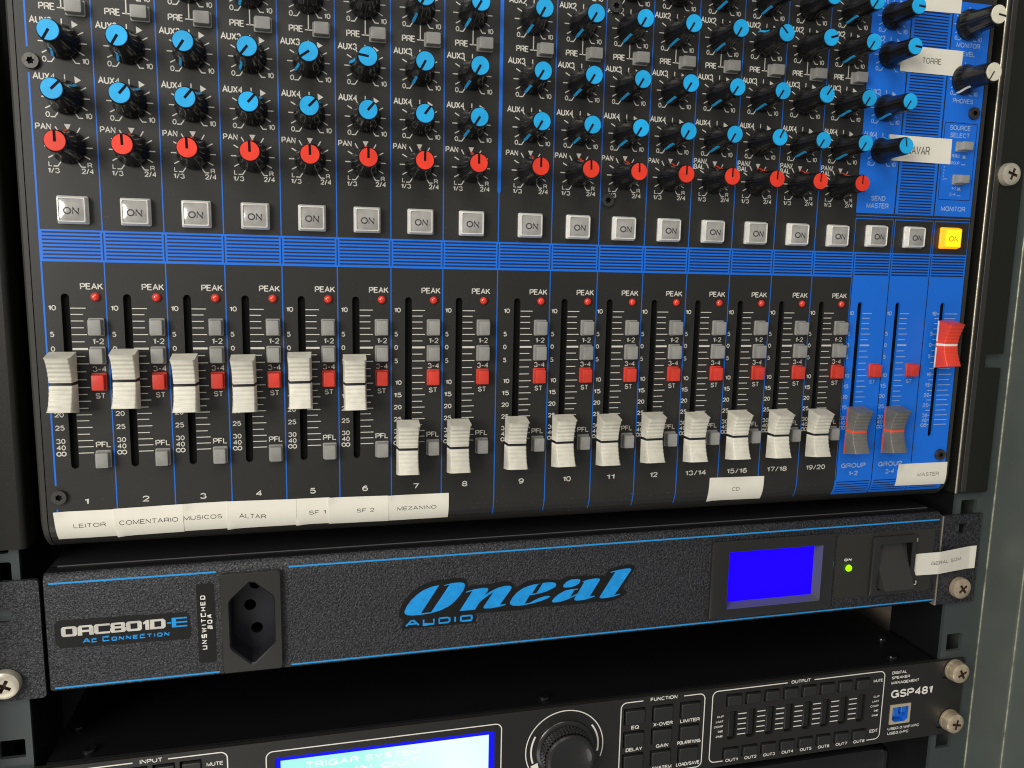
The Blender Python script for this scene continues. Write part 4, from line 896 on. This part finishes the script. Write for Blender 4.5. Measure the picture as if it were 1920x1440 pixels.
# usb socket
u = MB([m_gold, m_usb, m_void]); uo = rrect(404.7, 417.9, 232.6, 244.2, 0.3, 2); ui = [(406.2, 234.2), (416.4, 234.2), (416.4, 241.4), (414.6, 242.9), (408.0, 242.9), (406.2, 241.4)]
u.loft([(uo, GY + 2.5), (uo, GY - 0.35)], 0, cap1=False); u.fill(uo, GY - 0.35, 0, [ui]); u.walls(ui, GY - 0.35, GY + 5, 1); u.fill(ui, GY + 5, 2)
u.box(407.3, 410.8, GY + 0.3, GY + 5, 234.6, 239.8, 1, 0.3); u.box(412.4, 415.6, GY + 0.3, GY + 5, 234.4, 238.4, 1, 0.3); u.box(407.3, 415.6, GY + 2.2, GY + 5, 239.9, 242.2, 1, 0.3)
part('usb_port', u, GP, label='blue and gold square data port')

# ================================================================== unit below, mostly out of the picture
bu = obj('rack_unit', None, (210, 60, 305)); tag(bu, 'glossy black rack unit barely showing under the lowest faceplate at the bottom edge', 'rack unit')
c = MB([m_gloss]); pr = [(2, 305), (2, 266)] + [(2 + 8 * (1 - math.cos(a)), 266 - 8 * math.sin(a)) for a in [math.pi / 2 * k / 6 for k in range(1, 7)]] + [(150, 258), (150, 305)]
n = len(pr); xs = [(-10, 2.0), (-8, 0.3), (-6, 0), (398, 0), (404, 0.8), (409, 3.2), (412, 7.0)]; V = []
for xx, ins in xs: V += [(xx, min(y + ins, 150), max(d, 258 + ins)) for y, d in pr]
F = []
for q in range(len(xs) - 1): F += [(q * n + i, q * n + (i + 1) % n, (q + 1) * n + (i + 1) % n, (q + 1) * n + i) for i in range(n)]
F += [tuple(range(n)), tuple((len(xs) - 1) * n + i for i in range(n))]
c.add(V, F); part('housing', c, bu, smooth=50)

# ================================================================== PAPER LABELS
def label_obj(name_text, poly, txt, label, y=0.0, lift=0.08, mp=None, ink=m_ink, curl=None, bold=0.0):
    """poly outline in (x, d) on its surface; txt = (string, x0, x1, d0, d1)"""
    b = MB([m_paper, ink]); cx_ = sum(p[0] for p in poly) / len(poly); dm = max(p[1] for p in poly)
    th = 0.14
    b0_ = (lambda x, d, off: pmap(x, d, off)) if mp is None else mp
    kx, kd = poly[random.choice([0, len(poly) - 1])]; ph = random.uniform(0, 6)
    def base(x, d, off):
        e_ = 0.55 * math.exp(-((x - kx) ** 2 + (d - kd) ** 2) / 8.0) + 0.03 * (1 + math.sin(x * 0.45 + ph)) * (0.5 + 0.5 * math.sin(d * 0.4))
        return b0_(x, d, off + e_)
    # cut the outline into strips so that it follows the surface
    def grid(off):
        V2, F2 = tri_fill(poly); bm = bmesh.new(); vs = [bm.verts.new((a, c_, 0)) for a, c_ in V2]
        for f_ in F2: bm.faces.new([vs[i] for i in f_])
        ds = sorted(p[1] for p in poly); xs_ = sorted(p[0] for p in poly)
        d = ds[0] + 1
        while d < ds[-1]:
            bmesh.ops.bisect_plane(bm, geom=bm.verts[:] + bm.edges[:] + bm.faces[:], plane_co=(0, d, 0), plane_no=(0, 1, 0)); d += 1.0
        x = xs_[0] + 1.3
        while x < xs_[-1]:
            bmesh.ops.bisect_plane(bm, geom=bm.verts[:] + bm.edges[:] + bm.faces[:], plane_co=(x, 0, 0), plane_no=(1, 0, 0)); x += 1.3
        bm.verts.index_update(); V = [(v.co.x, v.co.y) for v in bm.verts]; F = [tuple(v.index for v in f_.verts) for f_ in bm.faces]; bm.free()
        b.add([base(a, c_, off) for a, c_ in V], F, 0)
    grid(lift + th); grid(lift)
    n = len(poly)
    for p, q in zip(poly, poly[1:] + poly[:1]):
        N = 8; L = [(p[0] + (q[0] - p[0]) * k / N, p[1] + (q[1] - p[1]) * k / N) for k in range(N + 1)]
        b.add([base(a, c_, lift) for a, c_ in L] + [base(a, c_, lift + th) for a, c_ in L], [(k, k + 1, N + 2 + k, N + 1 + k) for k in range(N)], 0)
    t, x0, x1, d0, d1, sl = txt
    b.text(t, x0, x1, d0, d1, lift + th + (0.04 if mp is None else 0.10), 1, lambda x, d, off: base(x, d + sl * (x - x0), off), bold, 0.125)
    org = base(cx_, dm, 0)
    o = obj('paper_label', b.mesh('paper_label', org), org); tag(o, label, 'label', 'white paper name labels'); return o
label_obj('', [(-1.3, 98.5), (20.9, 98.5), (21.6, 111.1), (-0.8, 111.2)], ('LEITOR', 5.5, 17.4, 103.8, 105.6, -0.003), 'cream paper label reading LEITOR under the first fader')
label_obj('', [(20.4, 98.3), (46.7, 97.7), (46.6, 110.6), (21.1, 111.2)], ('COMENTARIO', 22.4, 44.7, 103.3, 105.3, -0.012), 'cream paper label reading COMENTARIO under the second fader', lift=0.24)
label_obj('', [(46.5, 97.65), (64.4, 97.5), (64.2, 110.2), (46.5, 110.5)], ('MUSICOS', 46.8, 61.8, 102.9, 104.8, -0.008), 'cream paper label reading MUSICOS under the third fader', lift=0.08)
label_obj('', [(63.8, 97.5), (91.8, 97.9), (91.7, 110.3), (63.6, 110.4)], ('ALTAR', 68.6, 79.3, 102.9, 104.9, 0.1), 'cream paper label reading ALTAR with a blank right part', lift=0.24)
label_obj('', [(91.5, 97.9), (105.7, 97.95), (105.7, 110.6), (91.5, 110.5)], ('SF 1', 96.9, 103.9, 103.4, 105.3, 0.0), 'narrow cream paper label reading SF 1', lift=0.08)
label_obj('', [(105.0, 98.0), (130.6, 98.4), (131.0, 111.2), (105.2, 110.9)], ('SF 2', 117.0, 124.5, 103.6, 105.4, 0.0), 'cream paper label reading SF 2', lift=0.24)
label_obj('', [(130.2, 98.45), (157.4, 98.6), (157.5, 111.2), (130.6, 111.3)], ('MEZANINO', 134.6, 151.9, 103.8, 105.6, 0.0), 'cream paper label reading MEZANINO under the seventh fader', lift=0.08)
label_obj('', [(285.3, 97.6), (314.8, 98.0), (314.7, 110.5), (285.0, 110.0)], ('CD', 297.6, 301.8, 102.9, 104.8, 0.0), 'white paper label reading CD under the right hand faders', ink=m_inkpale)
label_obj('', [(392.2, 95.2), (422.6, 95.2), (422.8, 107.4), (392.0, 107.0)], ('MASTER', 404.6, 417.9, 100.3, 102.35, 0.0), 'white paper label reading MASTER on the blue panel at bottom right', ink=m_inkpale, lift=0.12)
label_obj('', [(371.8, -100.9), (384.0, -109.2), (407.1, -109.2), (406.9, -97.4), (372.1, -97.4)], ('TORRE', 384.3, 395.1, -104.6, -101.9, 0.0), 'white paper label reading TORRE with one corner cut off', ink=m_inkpale, lift=0.12)
cutc = [(366.1 + 6.6 * math.cos(math.radians(a)), -60.4 + 6.6 * math.sin(math.radians(a))) for a in (-55, -35, -15, 0, 15, 35)]
label_obj('', [(369.6, -68.2), (405.7, -68.0), (405.9, -56.0), (371.7, -56.2)] + cutc[::-1], ('GRAVAR', 377.5, 393.3, -63.6, -59.6, 0.0), 'white paper label partly hidden by a knob, reading GRAVAR in tall thin letters', ink=m_inkpale, lift=0.12)
label_obj('', [(374.0, -140), (403.6, -140), (403.5, -126.0), (379.0, -125.4), (374, -129.5)], ('ARA', 388.0, 395.0, -134.0, -131.5, 0.0), 'white paper label cut off by the top edge of the photo', ink=m_inkpale, lift=0.12)
# label bridging the power unit and its ear
gw = lambda x: -2.15 if x < 422.0 else (-2.15 + (x - 422.0) / 24.0 * 4.9 if x < 446 else 2.75)
gm2 = lambda x, d, off: (x, gw(x) - off, d)
label_obj('', [(404.6, 143.9), (450.2, 144.0), (450.2, 156.8), (408.0, 155.9), (404.8, 148.8)], ('GERAL SOM', 416.8, 439.0, 149.0, 150.9, 0.0), 'white paper label reading GERAL SOM stuck across the textured unit and its right ear', mp=gm2, ink=m_inkpale, lift=0.1)
